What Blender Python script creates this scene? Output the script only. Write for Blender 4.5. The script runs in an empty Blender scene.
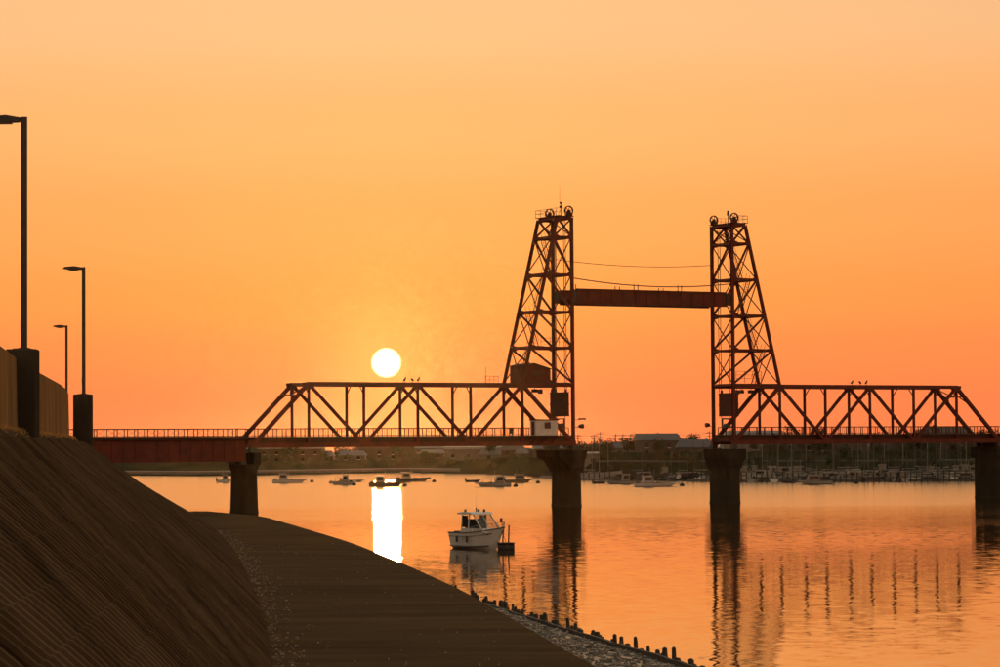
import bpy, bmesh, math, random
from mathutils import Vector, Matrix
R = math.radians
random.seed(7)
sc = bpy.context.scene
col = sc.collection

# ------------------------------------------------------------------ camera
F = 2776.7           # focal length in pixels of a 1000 px wide picture
PITCH, ROLL, CAMZ = 0.0408, 0.0072, 8.07
cam = bpy.data.cameras.new('camera')
cam.sensor_width = 36.0
cam.lens = F / 1000 * 36
cam.clip_start = 0.5
cam.clip_end = 9000
cam_o = bpy.data.objects.new('camera', cam)
col.objects.link(cam_o)
CAMR = Matrix.Rotation(math.pi / 2 + PITCH, 4, 'X') @ Matrix.Rotation(-ROLL, 4, 'Z')
cam_o.matrix_world = Matrix.Translation((0, 0, CAMZ)) @ CAMR
sc.camera = cam_o

# ------------------------------------------------------------------ sky, sun, exposure
SUN_EL, SUN_AZ = R(1.75), R(-2.35)
SUND = Vector((math.sin(SUN_AZ) * math.cos(SUN_EL), math.cos(SUN_AZ) * math.cos(SUN_EL), math.sin(SUN_EL)))
w = bpy.data.worlds.new('World')
sc.world = w
w.use_nodes = True
nt = w.node_tree
for n in list(nt.nodes): nt.nodes.remove(n)
def wn(t, **k):
    n = nt.nodes.new(t)
    for a, b in k.items(): setattr(n, a, b)
    return n
def wmath(op, a, b=None, c=None, clamp=False):
    n = wn('ShaderNodeMath', operation=op, use_clamp=clamp)
    for i, v in enumerate((a, b, c)):
        if v is None: continue
        if isinstance(v, (int, float)): n.inputs[i].default_value = v
        else: nt.links.new(v, n.inputs[i])
    return n.outputs[0]
out = wn('ShaderNodeOutputWorld')
sky = wn('ShaderNodeTexSky', sky_type='NISHITA', sun_disc=False, altitude=0, air_density=1.0, dust_density=4.0, ozone_density=1.0)
sky.sun_elevation = SUN_EL
sky.sun_rotation = SUN_AZ
bg = wn('ShaderNodeBackground')
nt.links.new(sky.outputs[0], bg.inputs[0])
bg.inputs[1].default_value = 0.014
tc = wn('ShaderNodeTexCoord')
sep = wn('ShaderNodeSeparateXYZ')
nt.links.new(tc.outputs['Generated'], sep.inputs[0])
dot = wn('ShaderNodeVectorMath', operation='DOT_PRODUCT')
nt.links.new(tc.outputs['Generated'], dot.inputs[0])
dot.inputs[1].default_value = SUND
d = dot.outputs['Value']
ramp = wn('ShaderNodeValToRGB')
nt.links.new(wmath('POWER', wmath('MAXIMUM', sep.outputs[2], 0.0), 0.5), ramp.inputs[0])
cr = ramp.color_ramp
cr.interpolation = 'EASE'
stops = [(0.0, (1.05, .225, .074)), (1.0, (1.05, .228, .074)), (2.0, (1.0, .25, .073)), (3.0, (.98, .285, .073)), (4.7, (.96, .33, .096)), (6.75, (.90, .40, .145)),
         (8.8, (.86, .465, .217)), (15, (.72, .50, .31)), (30, (.54, .43, .30)), (90, (.36, .32, .26))]
while len(cr.elements) < len(stops): cr.elements.new(0.5)
for e, (el, c) in zip(cr.elements, stops):
    e.position = math.sqrt(math.sin(R(el)))
    e.color = (*[v * .9 for v in c], 1)
halfd = wmath('MULTIPLY_ADD', d, .5, .5)
fall = wmath('MULTIPLY_ADD', wmath('POWER', halfd, 3.0), .26, .74)
glow_bg = wn('ShaderNodeBackground')
nt.links.new(ramp.outputs[0], glow_bg.inputs[0])
nt.links.new(wmath('DIVIDE', fall, .9), glow_bg.inputs[1])
# the aureole and the disc of the sun itself
dc = wmath('MAXIMUM', d, 0.0)
aur = wn('ShaderNodeBackground')
aur.inputs[0].default_value = (1, .48, .07, 1)
nt.links.new(wmath('ADD', wmath('MULTIPLY', wmath('POWER', dc, 4500.0), .30), wmath('MULTIPLY', wmath('POWER', dc, 420.0), .07)), aur.inputs[1])
disc = wn('ShaderNodeBackground')
disc.inputs[0].default_value = (1, .82, .42, 1)
mr = wn('ShaderNodeMapRange', interpolation_type='SMOOTHSTEP')
nt.links.new(wmath('ARCCOSINE', wmath('MINIMUM', d, 1.0)), mr.inputs[0])
for i, v in enumerate((R(.325), R(.25), 0, 3.0)): mr.inputs[i + 1].default_value = v
nt.links.new(mr.outputs[0], disc.inputs[1])
def wadd(a, b):
    n = wn('ShaderNodeAddShader')
    nt.links.new(a, n.inputs[0]); nt.links.new(b, n.inputs[1])
    return n.outputs[0]
nt.links.new(wadd(wadd(bg.outputs[0], glow_bg.outputs[0]), wadd(aur.outputs[0], disc.outputs[0])), out.inputs[0])

sl = bpy.data.lights.new('sun', 'SUN')
sl.energy = 0.9
sl.angle = R(0.52)
sl.color = (1.0, .42, .12)
so = bpy.data.objects.new('sun', sl)
col.objects.link(so)
so.rotation_euler = (-SUND).to_track_quat('-Z', 'Y').to_euler()
vs = sc.view_settings
vs.view_transform = 'Standard'; vs.look = 'None'; vs.gamma = 1.0; vs.exposure = 0.0; vs.use_curve_mapping = False
sc.render.engine = 'CYCLES'
cy = sc.cycles
cy.use_denoising = True
cy.max_bounces = 6; cy.diffuse_bounces = 3; cy.glossy_bounces = 3; cy.transmission_bounces = 3; cy.volume_bounces = 0
cy.sample_clamp_indirect = 4.0
cy.caustics_reflective = False; cy.caustics_refractive = False
sc.render.film_transparent = False

# ------------------------------------------------------------------ pixel helpers (photo pixels -> directions and points)
CR3 = CAMR.to_3x3()
def ray(px, py):
    return (CR3 @ Vector(((px - 500) / F, -(py - 333.5) / F, -1))).normalized()
def on_z(px, py, z=0.0):
    r = ray(px, py)
    return Vector((0, 0, CAMZ)) + r * ((z - CAMZ) / r.z)
def on_depth(px, py, D):
    r = ray(px, py)
    return Vector((0, 0, CAMZ)) + r * (D / r.y)
def screen_x(v):
    p = CR3.transposed() @ (Vector(v) - Vector((0, 0, CAMZ)))
    return 500 + F * p.x / -p.z

# ------------------------------------------------------------------ materials
MATS = {}
def mat(name, c1, c2=None, scale=3.0, rough=.7, metal=0.0, bump=0.0, bscale=None, stretch=(1, 1, 1), detail=5.0, spec=.5, coords='Object', contrast=(.35, .65), emit=None):
    m = bpy.data.materials.new(name); m.use_nodes = True
    t = m.node_tree; N = t.nodes; L = t.links
    b = N['Principled BSDF']
    b.inputs['Roughness'].default_value = rough
    b.inputs['Metallic'].default_value = metal
    b.inputs['Specular IOR Level'].default_value = spec
    tcn = N.new('ShaderNodeTexCoord')
    if coords == 'World':
        g = N.new('ShaderNodeNewGeometry'); src = g.outputs['Position']
    else: src = tcn.outputs[coords]
    mp = N.new('ShaderNodeMapping'); mp.inputs['Scale'].default_value = stretch
    L.new(src, mp.inputs[0])
    no = N.new('ShaderNodeTexNoise'); no.inputs['Scale'].default_value = scale; no.inputs['Detail'].default_value = detail
    no.inputs['Roughness'].default_value = .62
    L.new(mp.outputs[0], no.inputs['Vector'])
    c2 = c2 or tuple(v * .6 for v in c1)
    rp = N.new('ShaderNodeValToRGB')
    rp.color_ramp.elements[0].position = contrast[0]; rp.color_ramp.elements[1].position = contrast[1]
    rp.color_ramp.elements[0].color = (*c2, 1); rp.color_ramp.elements[1].color = (*c1, 1)
    L.new(no.outputs[0], rp.inputs[0]); L.new(rp.outputs[0], b.inputs['Base Color'])
    if bump:
        n2 = N.new('ShaderNodeTexNoise'); n2.inputs['Scale'].default_value = bscale or scale * 4; n2.inputs['Detail'].default_value = 4
        L.new(mp.outputs[0], n2.inputs['Vector'])
        bn = N.new('ShaderNodeBump'); bn.inputs['Strength'].default_value = 1; bn.inputs['Distance'].default_value = bump
        L.new(n2.outputs[0], bn.inputs['Height']); L.new(bn.outputs[0], b.inputs['Normal'])
    if emit:
        b.inputs['Emission Color'].default_value = (*emit[0], 1); b.inputs['Emission Strength'].default_value = emit[1]
    MATS[name] = m
    return m
steel = mat('red_steel', (.17, .030, .015), (.095, .022, .012), .8, .6, spec=.25, bump=.004, bscale=9)
steel_dk = mat('brown_steel', (.095, .030, .018), (.06, .023, .015), .8, .65, spec=.2)
deck_m = mat('deck_planks', (.12, .09, .065), (.08, .06, .05), 2.0, .9, spec=.1)
galv = mat('galvanised_steel', (.30, .30, .29), (.2, .2, .2), 3, .45, metal=.6)
dark_metal = mat('dark_metal', (.05, .048, .045), (.03, .03, .03), 4, .5)
white_paint = mat('white_paint', (.74, .72, .68), (.6, .58, .55), 1.5, .45)
weathered = mat('weathered_paint', (.30, .28, .24), (.2, .19, .16), 1.0, .6)
cream_paint = mat('cream_paint', (.62, .58, .48), (.5, .46, .38), 1.0, .6)
glass = mat('window_glass', (.03, .035, .04), (.02, .022, .025), 1, .06, spec=.8)
rope_m = mat('wire_rope', (.06, .055, .05), None, 3, .6)
timber = mat('weathered_timber', (.075, .06, .045), (.03, .026, .022), 6, .75, bump=.01, bscale=20, stretch=(1, 1, .3))
feather = mat('dark_feathers', (.03, .028, .026), (.05, .045, .04), 12, .7)
rubber = mat('black_rubber', (.02, .02, .02), None, 5, .7)
red_cloth = mat('red_cloth', (.5, .04, .03), (.35, .03, .02), 5, .8)
leaf_ms = [mat('foliage_dark', (.055, .075, .025), (.025, .04, .014), 1.2, .7, coords='World'),
           mat('foliage_olive', (.085, .085, .03), (.04, .045, .018), 1.2, .7, coords='World'),
           mat('foliage_brown', (.10, .075, .035), (.05, .04, .02), 1.2, .7, coords='World')]
bark = mat('bark', (.07, .05, .035), (.04, .03, .02), 5, .9)
wall_ms = [mat('wall_white', (.24, .225, .195), (.17, .16, .14), .6, .8), mat('wall_grey', (.13, .125, .115), (.09, .088, .08), .6, .8),
           mat('wall_beige', (.14, .115, .082), (.10, .082, .06), .6, .8), mat('wall_brown', (.085, .062, .042), (.06, .045, .03), .6, .8)]
roof_ms = [mat('roof_grey_tile', (.11, .11, .115), (.075, .075, .08), 2, .6, stretch=(1, 1, 4)), mat('roof_brown_tile', (.13, .085, .06), (.09, .06, .045), 2, .7, stretch=(1, 1, 4)),
           mat('roof_pale_metal', (.30, .30, .30), (.22, .22, .22), 1.5, .45)]
stone_m = mat('wet_stone', (.15, .135, .105), (.045, .04, .032), 1.7, .38, coords='World', bump=.02, bscale=9, spec=.6)
debris_m = mat('pale_debris', (.34, .28, .20), (.12, .10, .07), 1.5, .5, coords='World')
grass_m = mat('dry_grass', (.34, .25, .10), (.18, .13, .05), 2, .7, coords='World')
_t = grass_m.node_tree; _tr = _t.nodes.new('ShaderNodeBsdfTranslucent'); _mx = _t.nodes.new('ShaderNodeMixShader'); _tr.inputs[0].default_value = (.5, .32, .12, 1)
_mx.inputs[0].default_value = .5; _t.links.new(_t.nodes['Principled BSDF'].outputs[0], _mx.inputs[1]); _t.links.new(_tr.outputs[0], _mx.inputs[2]); _t.links.new(_mx.outputs[0], _t.nodes['Material Output'].inputs[0])
hull_ms = [mat('hull_white', (.82, .81, .78), (.72, .71, .68), .7, .35), mat('hull_grey', (.42, .42, .41), (.34, .34, .33), .7, .4),
           mat('hull_dark', (.08, .085, .10), (.05, .05, .06), .7, .4), mat('hull_wood', (.20, .13, .075), (.13, .085, .05), 1, .6)]

def concrete(name, c1, c2, stain_z=None, scale=.5, bump=.006, streak=True):
    m = mat(name, c1, c2, scale, .95, spec=0, bump=bump, bscale=8, coords='World', stretch=(1, 1, .45) if streak else (1, 1, 1))
    if stain_z:                                            # tide mark: algae and mud below the high-water line
        t = m.node_tree; N = t.nodes; L = t.links; b = N['Principled BSDF']
        g = N.new('ShaderNodeNewGeometry'); s = N.new('ShaderNodeSeparateXYZ'); L.new(g.outputs['Position'], s.inputs[0])
        no = N.new('ShaderNodeTexNoise'); no.inputs['Scale'].default_value = .9; no.inputs['Detail'].default_value = 5
        ad = N.new('ShaderNodeMath'); ad.operation = 'MULTIPLY_ADD'; L.new(no.outputs[0], ad.inputs[0]); ad.inputs[1].default_value = 1.6; L.new(s.outputs[2], ad.inputs[2])
        r = N.new('ShaderNodeMapRange'); L.new(ad.outputs[0], r.inputs[0])
        r.inputs[1].default_value = stain_z + .6; r.inputs[2].default_value = stain_z + 1.2; r.inputs[3].default_value = .85; r.inputs[4].default_value = 0
        mx = N.new('ShaderNodeMixRGB'); L.new(r.outputs[0], mx.inputs[0])
        old = b.inputs['Base Color'].links[0].from_socket
        L.new(old, mx.inputs[1]); mx.inputs[2].default_value = (.045, .042, .03, 1)
        L.new(mx.outputs[0], b.inputs['Base Color'])
    return m
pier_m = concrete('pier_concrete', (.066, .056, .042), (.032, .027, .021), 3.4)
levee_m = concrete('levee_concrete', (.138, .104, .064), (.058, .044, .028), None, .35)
wall_m = concrete('parapet_concrete', (.32, .20, .09), (.20, .13, .06), None, .6)  # golden glow of the low sun is worked into this base colour
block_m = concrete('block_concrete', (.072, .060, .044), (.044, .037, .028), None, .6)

def mud_material():
    m = mat('tidal_mud', (.135, .090, .048), (.072, .049, .028), .3, .95, coords='World', stretch=(.3, 1.2, 1), bump=.006, bscale=3, detail=9, contrast=(.3, .72), spec=0)
    return m
mud_m = mud_material()

def water_material():
    m = bpy.data.materials.new('river_water'); m.use_nodes = True
    t = m.node_tree; N = t.nodes; L = t.links; N.remove(N['Principled BSDF'])
    df = N.new('ShaderNodeBsdfDiffuse'); df.inputs[0].default_value = (.32, .19, .09, 1)      # silt-laden water body
    gl = N.new('ShaderNodeBsdfAnisotropic'); gl.distribution = 'BECKMANN'; gl.inputs['Anisotropy'].default_value = .6
    tg = N.new('ShaderNodeCombineXYZ'); tg.inputs[0].default_value = 1.0; L.new(tg.outputs[0], gl.inputs['Tangent'])      # crests lie across the channel
    fr = N.new('ShaderNodeFresnel'); fr.inputs['IOR'].default_value = 1.4
    fp_ = N.new('ShaderNodeMath'); fp_.operation = 'POWER'; L.new(fr.outputs[0], fp_.inputs[0]); fp_.inputs[1].default_value = .2
    mx = N.new('ShaderNodeMixShader'); L.new(fp_.outputs[0], mx.inputs[0]); L.new(df.outputs[0], mx.inputs[1]); L.new(gl.outputs[0], mx.inputs[2])
    L.new(mx.outputs[0], N['Material Output'].inputs[0])
    g = N.new('ShaderNodeNewGeometry')
    def noise(sx, sy, det, off=0):
        mp = N.new('ShaderNodeMapping'); mp.inputs['Scale'].default_value = (sx, sy, 1); mp.inputs['Location'].default_value = (off, off * .7, 0)
        L.new(g.outputs['Position'], mp.inputs[0])
        n = N.new('ShaderNodeTexNoise'); n.inputs['Scale'].default_value = 1; n.inputs['Detail'].default_value = det; n.inputs['Roughness'].default_value = .55
        L.new(mp.outputs[0], n.inputs['Vector'])
        return n
    def vm(op, a, b_=None):
        n = N.new('ShaderNodeVectorMath'); n.operation = op
        L.new(a, n.inputs[0])
        if b_ is not None:
            if isinstance(b_, tuple): n.inputs[1].default_value = b_
            else: L.new(b_, n.inputs[1])
        return n
    # ripple slope field, stronger where a breath of wind ruffles the surface
    n1 = noise(2.2, 5.0, 3); n2 = noise(1.1, .75, 3, 31)
    patch = noise(.009, .03, 6, 11)
    pr = N.new('ShaderNodeMapRange'); pr.interpolation_type = 'SMOOTHSTEP'
    L.new(patch.outputs[0], pr.inputs[0])
    for i, v in enumerate((.48, .64, .016, .045)): pr.inputs[i + 1].default_value = v
    # the open channel beyond the bridge is ruffled by the breeze, the lee of the levee is calm
    sy = N.new('ShaderNodeSeparateXYZ'); L.new(g.outputs['Position'], sy.inputs[0])
    yn = N.new('ShaderNodeMath'); yn.operation = 'MULTIPLY_ADD'; L.new(patch.outputs[0], yn.inputs[0]); yn.inputs[1].default_value = 180; L.new(sy.outputs[1], yn.inputs[2])
    op = N.new('ShaderNodeMapRange'); op.interpolation_type = 'SMOOTHSTEP'; L.new(yn.outputs[0], op.inputs[0])
    for i, v in enumerate((305, 500, 0, .02)): op.inputs[i + 1].default_value = v
    ro = N.new('ShaderNodeMath'); ro.operation = 'MULTIPLY_ADD'; L.new(op.outputs[0], ro.inputs[0]); ro.inputs[1].default_value = 4.6; ro.inputs[2].default_value = .045
    L.new(ro.outputs[0], gl.inputs['Roughness'])
    am = N.new('ShaderNodeMath'); am.operation = 'ADD'; L.new(pr.outputs[0], am.inputs[0]); L.new(op.outputs[0], am.inputs[1])
    s1 = vm('SUBTRACT', n1.outputs['Color'], (.5, .5, .5))
    s1b = vm('SCALE', s1.outputs[0]); L.new(am.outputs[0], s1b.inputs['Scale'])
    s2 = vm('SUBTRACT', n2.outputs['Color'], (.5, .5, .5))
    s2b = vm('SCALE', s2.outputs[0]); s2b.inputs['Scale'].default_value = .042
    sm = vm('ADD', s1b.outputs[0], s2b.outputs[0])
    fl = vm('MULTIPLY', sm.outputs[0], (1.6, 1, 0))
    up = vm('ADD', fl.outputs[0], (0, 0, 1))
    nn = vm('NORMALIZE', up.outputs[0])
    L.new(nn.outputs[0], gl.inputs['Normal'])
    return m
water_m = water_material()

# ------------------------------------------------------------------ mesh helpers
class MB:
    def __init__(s): s.v = []; s.f = []
    def add(s, vs_, fs):
        o = len(s.v); s.v += [tuple(v) for v in vs_]; s.f += [tuple(i + o for i in f) for f in fs]; return s
    def box(s, x0, x1, y0, y1, z0, z1):
        return s.add([(x0, y0, z0), (x1, y0, z0), (x1, y1, z0), (x0, y1, z0), (x0, y0, z1), (x1, y0, z1), (x1, y1, z1), (x0, y1, z1)],
                     [(3, 2, 1, 0), (4, 5, 6, 7), (0, 1, 5, 4), (1, 2, 6, 5), (2, 3, 7, 6), (3, 0, 4, 7)])
    def frame(s, p, q, side):
        p = Vector(p); q = Vector(q); dd = (q - p).normalized(); sd = Vector(side)
        if abs(dd.dot(sd)) > .98: sd = Vector((1, 0, 0)) if abs(dd.x) < .9 else Vector((0, 0, 1))
        n = dd.cross(sd).normalized(); sd = n.cross(dd).normalized()
        return p, q, dd, sd, n
    def beam(s, p, q, ws, wn_, side=(0, 1, 0), os=0., on=0.):
        p, q, dd, sd, n = s.frame(p, q, side)
        c = [(-1, -1), (1, -1), (1, 1), (-1, 1)]
        vs_ = [e + sd * (a * ws / 2 + os) + n * (b * wn_ / 2 + on) for e in (p, q) for a, b in c]
        return s.add(vs_, [(0, 1, 2, 3), (7, 6, 5, 4), (0, 4, 5, 1), (1, 5, 6, 2), (2, 6, 7, 3), (3, 7, 4, 0)])
    def ibeam(s, p, q, ws, wn_, th=.05, side=(0, 1, 0)):       # two side plates and a web between
        s.beam(p, q, th, wn_, side, os=ws / 2 - th / 2); s.beam(p, q, th, wn_, side, os=-(ws / 2 - th / 2))
        return s.beam(p, q, ws - 2 * th - .004, th, side)
    def tube(s, p, q, r, n=8, r2=None, cap=True):
        p = Vector(p); q = Vector(q); r2 = r if r2 is None else r2
        dd = (q - p).normalized(); a = dd.orthogonal().normalized(); b = dd.cross(a)
        vs_ = [e + (a * math.cos(2 * math.pi * i / n) + b * math.sin(2 * math.pi * i / n)) * rr for e, rr in ((p, r), (q, r2)) for i in range(n)]
        fs = [(i, (i + 1) % n, n + (i + 1) % n, n + i) for i in range(n)]
        if cap: fs += [tuple(range(n))[::-1], tuple(range(n, 2 * n))]
        return s.add(vs_, fs)
    def path(s, pts, r, n=6):
        for a, b in zip(pts[:-1], pts[1:]): s.tube(a, b, r, n)
        return s
    def loft(s, rings, cap=True, closed=True):
        n = len(rings[0]); vs_ = [v for r_ in rings for v in r_]; fs = []
        for k in range(len(rings) - 1):
            for i in range(n if closed else n - 1):
                j = (i + 1) % n
                fs.append((k * n + i, k * n + j, (k + 1) * n + j, (k + 1) * n + i))
        if cap: fs += [tuple(range(n))[::-1], tuple(range((len(rings) - 1) * n, len(rings) * n))]
        return s.add(vs_, fs)
    def prism(s, pts, axis, a0, a1):                            # outline in the two other axes
        def mk(u, v, a): return {'x': (a, u, v), 'y': (u, a, v), 'z': (u, v, a)}[axis]
        n = len(pts)
        vs_ = [mk(u, v, a0) for u, v in pts] + [mk(u, v, a1) for u, v in pts]
        return s.add(vs_, [(i, (i + 1) % n, n + (i + 1) % n, n + i) for i in range(n)] + [tuple(range(n))[::-1], tuple(range(n, 2 * n))])
    def ring(s, c, axis, ro, ri, th, n=20):                     # wheel rim
        prof = [(ri, -th / 2), (ro, -th / 2), (ro, th / 2), (ri, th / 2)]
        rings = []
        for k in range(n):
            a = 2 * math.pi * k / n
            rg = []
            for r_, h in prof:
                if axis == 'y': rg.append((c[0] + r_ * math.cos(a), c[1] + h, c[2] + r_ * math.sin(a)))
                else: rg.append((c[0] + r_ * math.cos(a), c[1] + r_ * math.sin(a), c[2] + h))
            rings.append(rg)
        m = len(prof); fs = []
        for k in range(n):
            for i in range(m):
                j = (i + 1) % m; k2 = (k + 1) % n
                fs.append((k * m + i, k * m + j, k2 * m + j, k2 * m + i))
        return s.add([v for r_ in rings for v in r_], fs)
    def build(s, name, m, parent=None, smooth=False, fix=True, bevel=0.):
        me = bpy.data.meshes.new(name); me.from_pydata(s.v, [], s.f)
        if fix or bevel:
            b = bmesh.new(); b.from_mesh(me); bmesh.ops.recalc_face_normals(b, faces=b.faces)
            if bevel: bmesh.ops.bevel(b, geom=list(b.edges), offset=bevel, segments=1, affect='EDGES')
            b.to_mesh(me); b.free()
        if smooth:
            for p in me.polygons: p.use_smooth = True
        me.materials.append(m)
        o = bpy.data.objects.new(name, me); col.objects.link(o)
        if parent: o.parent = parent
        return o
def tag(o, label=None, cat=None, group=None, kind=None):
    for k, v in (('label', label), ('category', cat), ('group', group), ('kind', kind)):
        if v: o[k] = v
    return o
def empty(name, loc=(0, 0, 0), rz=0., label=None, cat=None, group=None):
    o = bpy.data.objects.new(name, None); col.objects.link(o)
    o.location = loc; o.rotation_euler = (0, 0, rz); o.empty_display_size = .3
    return tag(o, label, cat, group)
KIDS = {}
def copy_tree(o, parent=None):
    c = o.copy(); col.objects.link(c); c.parent = parent
    for ch in KIDS.setdefault(o.name, list(o.children)): copy_tree(ch, c)
    return c
ORD = ['', 'first', 'second', 'third', 'fourth', 'fifth', 'sixth', 'seventh', 'eighth', 'ninth', 'tenth', 'eleventh', 'twelfth', 'thirteenth', 'fourteenth',
       'fifteenth', 'sixteenth', 'seventeenth', 'eighteenth', 'nineteenth']
def ordinal(n):
    if n < 20: return ORD[n]
    tens = ['', '', 'twent', 'thirt', 'fort', 'fift', 'sixt', 'sevent', 'eight', 'ninet'][n // 10]
    return tens + 'ieth' if n % 10 == 0 else tens + 'y-' + ORD[n % 10]
def interp(tab, x):
    if x <= tab[0][0]: (a, u), (b, v) = tab[0], tab[1]
    elif x >= tab[-1][0]: (a, u), (b, v) = tab[-2], tab[-1]
    else:
        for k in range(len(tab) - 1):
            if tab[k][0] <= x <= tab[k + 1][0]: (a, u), (b, v) = tab[k], tab[k + 1]; break
    return u + (v - u) * (x - a) / (b - a)
def smooth_tab(tab, x, h):
    return sum(interp(tab, x + h * k) for k in (-1, -.5, 0, .5, 1)) / 5

# ================================================================== the river
rv = MB().add([(-900, -120, 0), (1300, -120, 0), (1300, 1350, 0), (-900, 1350, 0)], [(0, 1, 2, 3)]).build('river', water_m, fix=False)
tag(rv, 'calm tidal river reflecting the orange sunset', None, None, 'structure')

# ================================================================== near shore: mudflat, levee, revetment
def zmud(D): return max(-.35, 1.3 - .0036 * D)
def solve_D(px, py):
    D = 100.
    for _ in range(30):
        r = ray(px, py); D = (zmud(D) - CAMZ) / r.z * r.y
    return D, D * ray(px, py).x / ray(px, py).y
toe_px = [(267, 667), (262, 630), (250, 590), (234, 554), (211, 527), (180, 510)]
edge_px = [(593, 667), (528, 628), (462, 590), (400, 562), (350, 542), (300, 527), (262, 516), (215, 511)]
TOE = [(-60, 3.0), (-20, .3), (0, -1.0), (20, -2.2), (40, -3.6), (62, -5.2)] + sorted(solve_D(*p) for p in toe_px) + [(440, -58), (520, -80), (700, -140)]
EDGE = [(-60, 22), (0, 14.5), (30, 10.6), (55, 7.3)] + sorted(solve_D(*p) for p in edge_px[:7]) + [(400, -50), (440, -60), (520, -82), (700, -142)]
WALL = [(-60, -4.), (-20, -6.6), (0, -7.9), (20, -9.1), (40, -10.4), (60, -12.1), (82.6, -14.9), (103, -17.6), (140, -21.9), (163, -25.3), (180, -28.3), (213, -33.5), (253, -40), (300, -48.5), (361, -60), (450, -80), (520, -98), (700, -160)]
def Xt(D): return smooth_tab(TOE, D, 12)
def Xe(D): return smooth_tab(EDGE, D, 10)
def Xw(D): return smooth_tab(WALL, D, 8)
CREST = 8.35
# levee earth body under the concrete (crest road included), one long sheet
def grid(rows, name, m, parent=None, smooth=True):
    n = len(rows[0]); mb = MB()
    mb.v = [tuple(v) for r_ in rows for v in r_]
    mb.f = [(k * n + i, k * n + i + 1, (k + 1) * n + i + 1, (k + 1) * n + i) for k in range(len(rows) - 1) for i in range(n - 1)]
    return mb.build(name, m, parent, smooth, fix=False)
soil_m = mat('levee_soil', (.10, .078, .045), (.05, .04, .025), .5, .95, spec=0, coords='World', bump=.03, bscale=4)
rows = []
D = -60.
while D <= 700:
    xw, xt, zm = Xw(D), Xt(D), zmud(D)
    sh = xw + .55
    rows.append([(xw - 60, D - 4, 3.0), (xw - 14, D - 2, 8.2), (xw - 3, D, 8.6), (xw - .35, D, 8.72), (xw + .3, D, 8.72), (sh + .25, D, CREST - .05), (sh + .6, D, CREST - .75), (xt + .2, D, zm - .6), (xt + 1.2, D, zm - 1.4)])
    D += 4
levee = grid(rows, 'levee', soil_m)
tag(levee, 'dark curving levee bank along the river', None, None, 'structure')
# ribbed concrete panels on the slope: separate slabs with open joints
SKEW = 16.0
def slope_pt(D, v, hgt=0.):
    """v: 0 crest .. 1 toe, runs slightly oblique to the crest"""
    Dt = D + SKEW * v
    xw, xt, zm = Xw(Dt) + .80, Xt(Dt) + .1, zmud(Dt)
    x = xw + (xt - xw) * v
    z = CREST + (zm - .05 - CREST) * v
    # slight belly and slumped undulations along the contour
    z += .30 * math.sin(math.pi * v)
    z += .006 * math.sin(D * .21 + v * 9)
    k = CREST - zm; run = xt - xw; L_ = math.hypot(k, run)
    return (x + hgt * k / L_, Dt, z + hgt * run / L_)
D0 = 4.0
pi_ = 0
while D0 < 420:
    plen = 8.5
    pitch = .83
    nr = 10
    rws = []
    VS = [((r_ + e_) / 10, o_) for r_ in range(10) for e_, o_ in ((.03, .028), (.5, .018), (.97, .0))]      # block rows lap slightly over one another
    nv = len(VS)
    lift = random.uniform(-.02, .02)
    PRF = ((0, -.20), (.04, .10), (.14, .17), (.42, .17), (.62, .10), (.68, -.20))        # one beam of the ribbed slab
    for k in range(nr):
        hj = random.uniform(-.02, .02)
        wob = [random.uniform(-.003, .003) for _ in range(nv)]
        for pu, ph_ in PRF:
            u = D0 + .14 + (k + pu) * (plen - .28) / nr
            rws.append([slope_pt(u, VS[j][0], ph_ * (1 + hj * 3) + lift + wob[j] + VS[j][1]) for j in range(nv)])
    # slab edges
    first = [Vector(p) + Vector((-.3, 0, -.3)) for p in rws[0]]; last = [Vector(p) + Vector((-.3, 0, -.3)) for p in rws[-1]]
    o = grid([first] + rws + [last], 'concrete_panel', levee_m, levee, smooth=False)
    D0 += plen
# toe kerb
rows = []
D = 4.
while D < 460:
    x, z = Xt(D), zmud(D)
    rows.append([(x - .3, D, z - .3), (x - .3, D, z + .16), (x + .12, D, z + .16), (x + .15, D, z - .3)]); D += 3
grid(rows, 'toe_kerb', levee_m, levee, smooth=False)

# mudflat
rows = []
D = -60.
def hn(x, y):
    return math.sin(x * 1.7 + y * .31) * math.sin(y * .83 - x * .4) * .5 + math.sin(x * .6 - y * 1.9) * .3 + math.sin(y * 2.7 + x * 2.2) * .2
while D <= 700:
    xt, xe, zm = Xt(D), max(Xe(D), Xt(D) + .5), zmud(D)
    rw = [(xt - 1.0, D, zm - .3)]
    for i in range(25):
        f = i / 24; x = xt - .2 + (xe - xt + .2) * f
        rw.append((x, D, zm + .014 * hn(x, D) * (1 if 0 < i < 24 else .5)))
    rw += [(xe + .06, D, zm - .16), (xe + .3, D, zm - 1.6)]
    rows.append(rw); D += .8 if D < 380 else 6
mf = grid(rows, 'mudflat', mud_m)
tag(mf, 'dark mudflat below the levee', None, None, 'structure')

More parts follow.
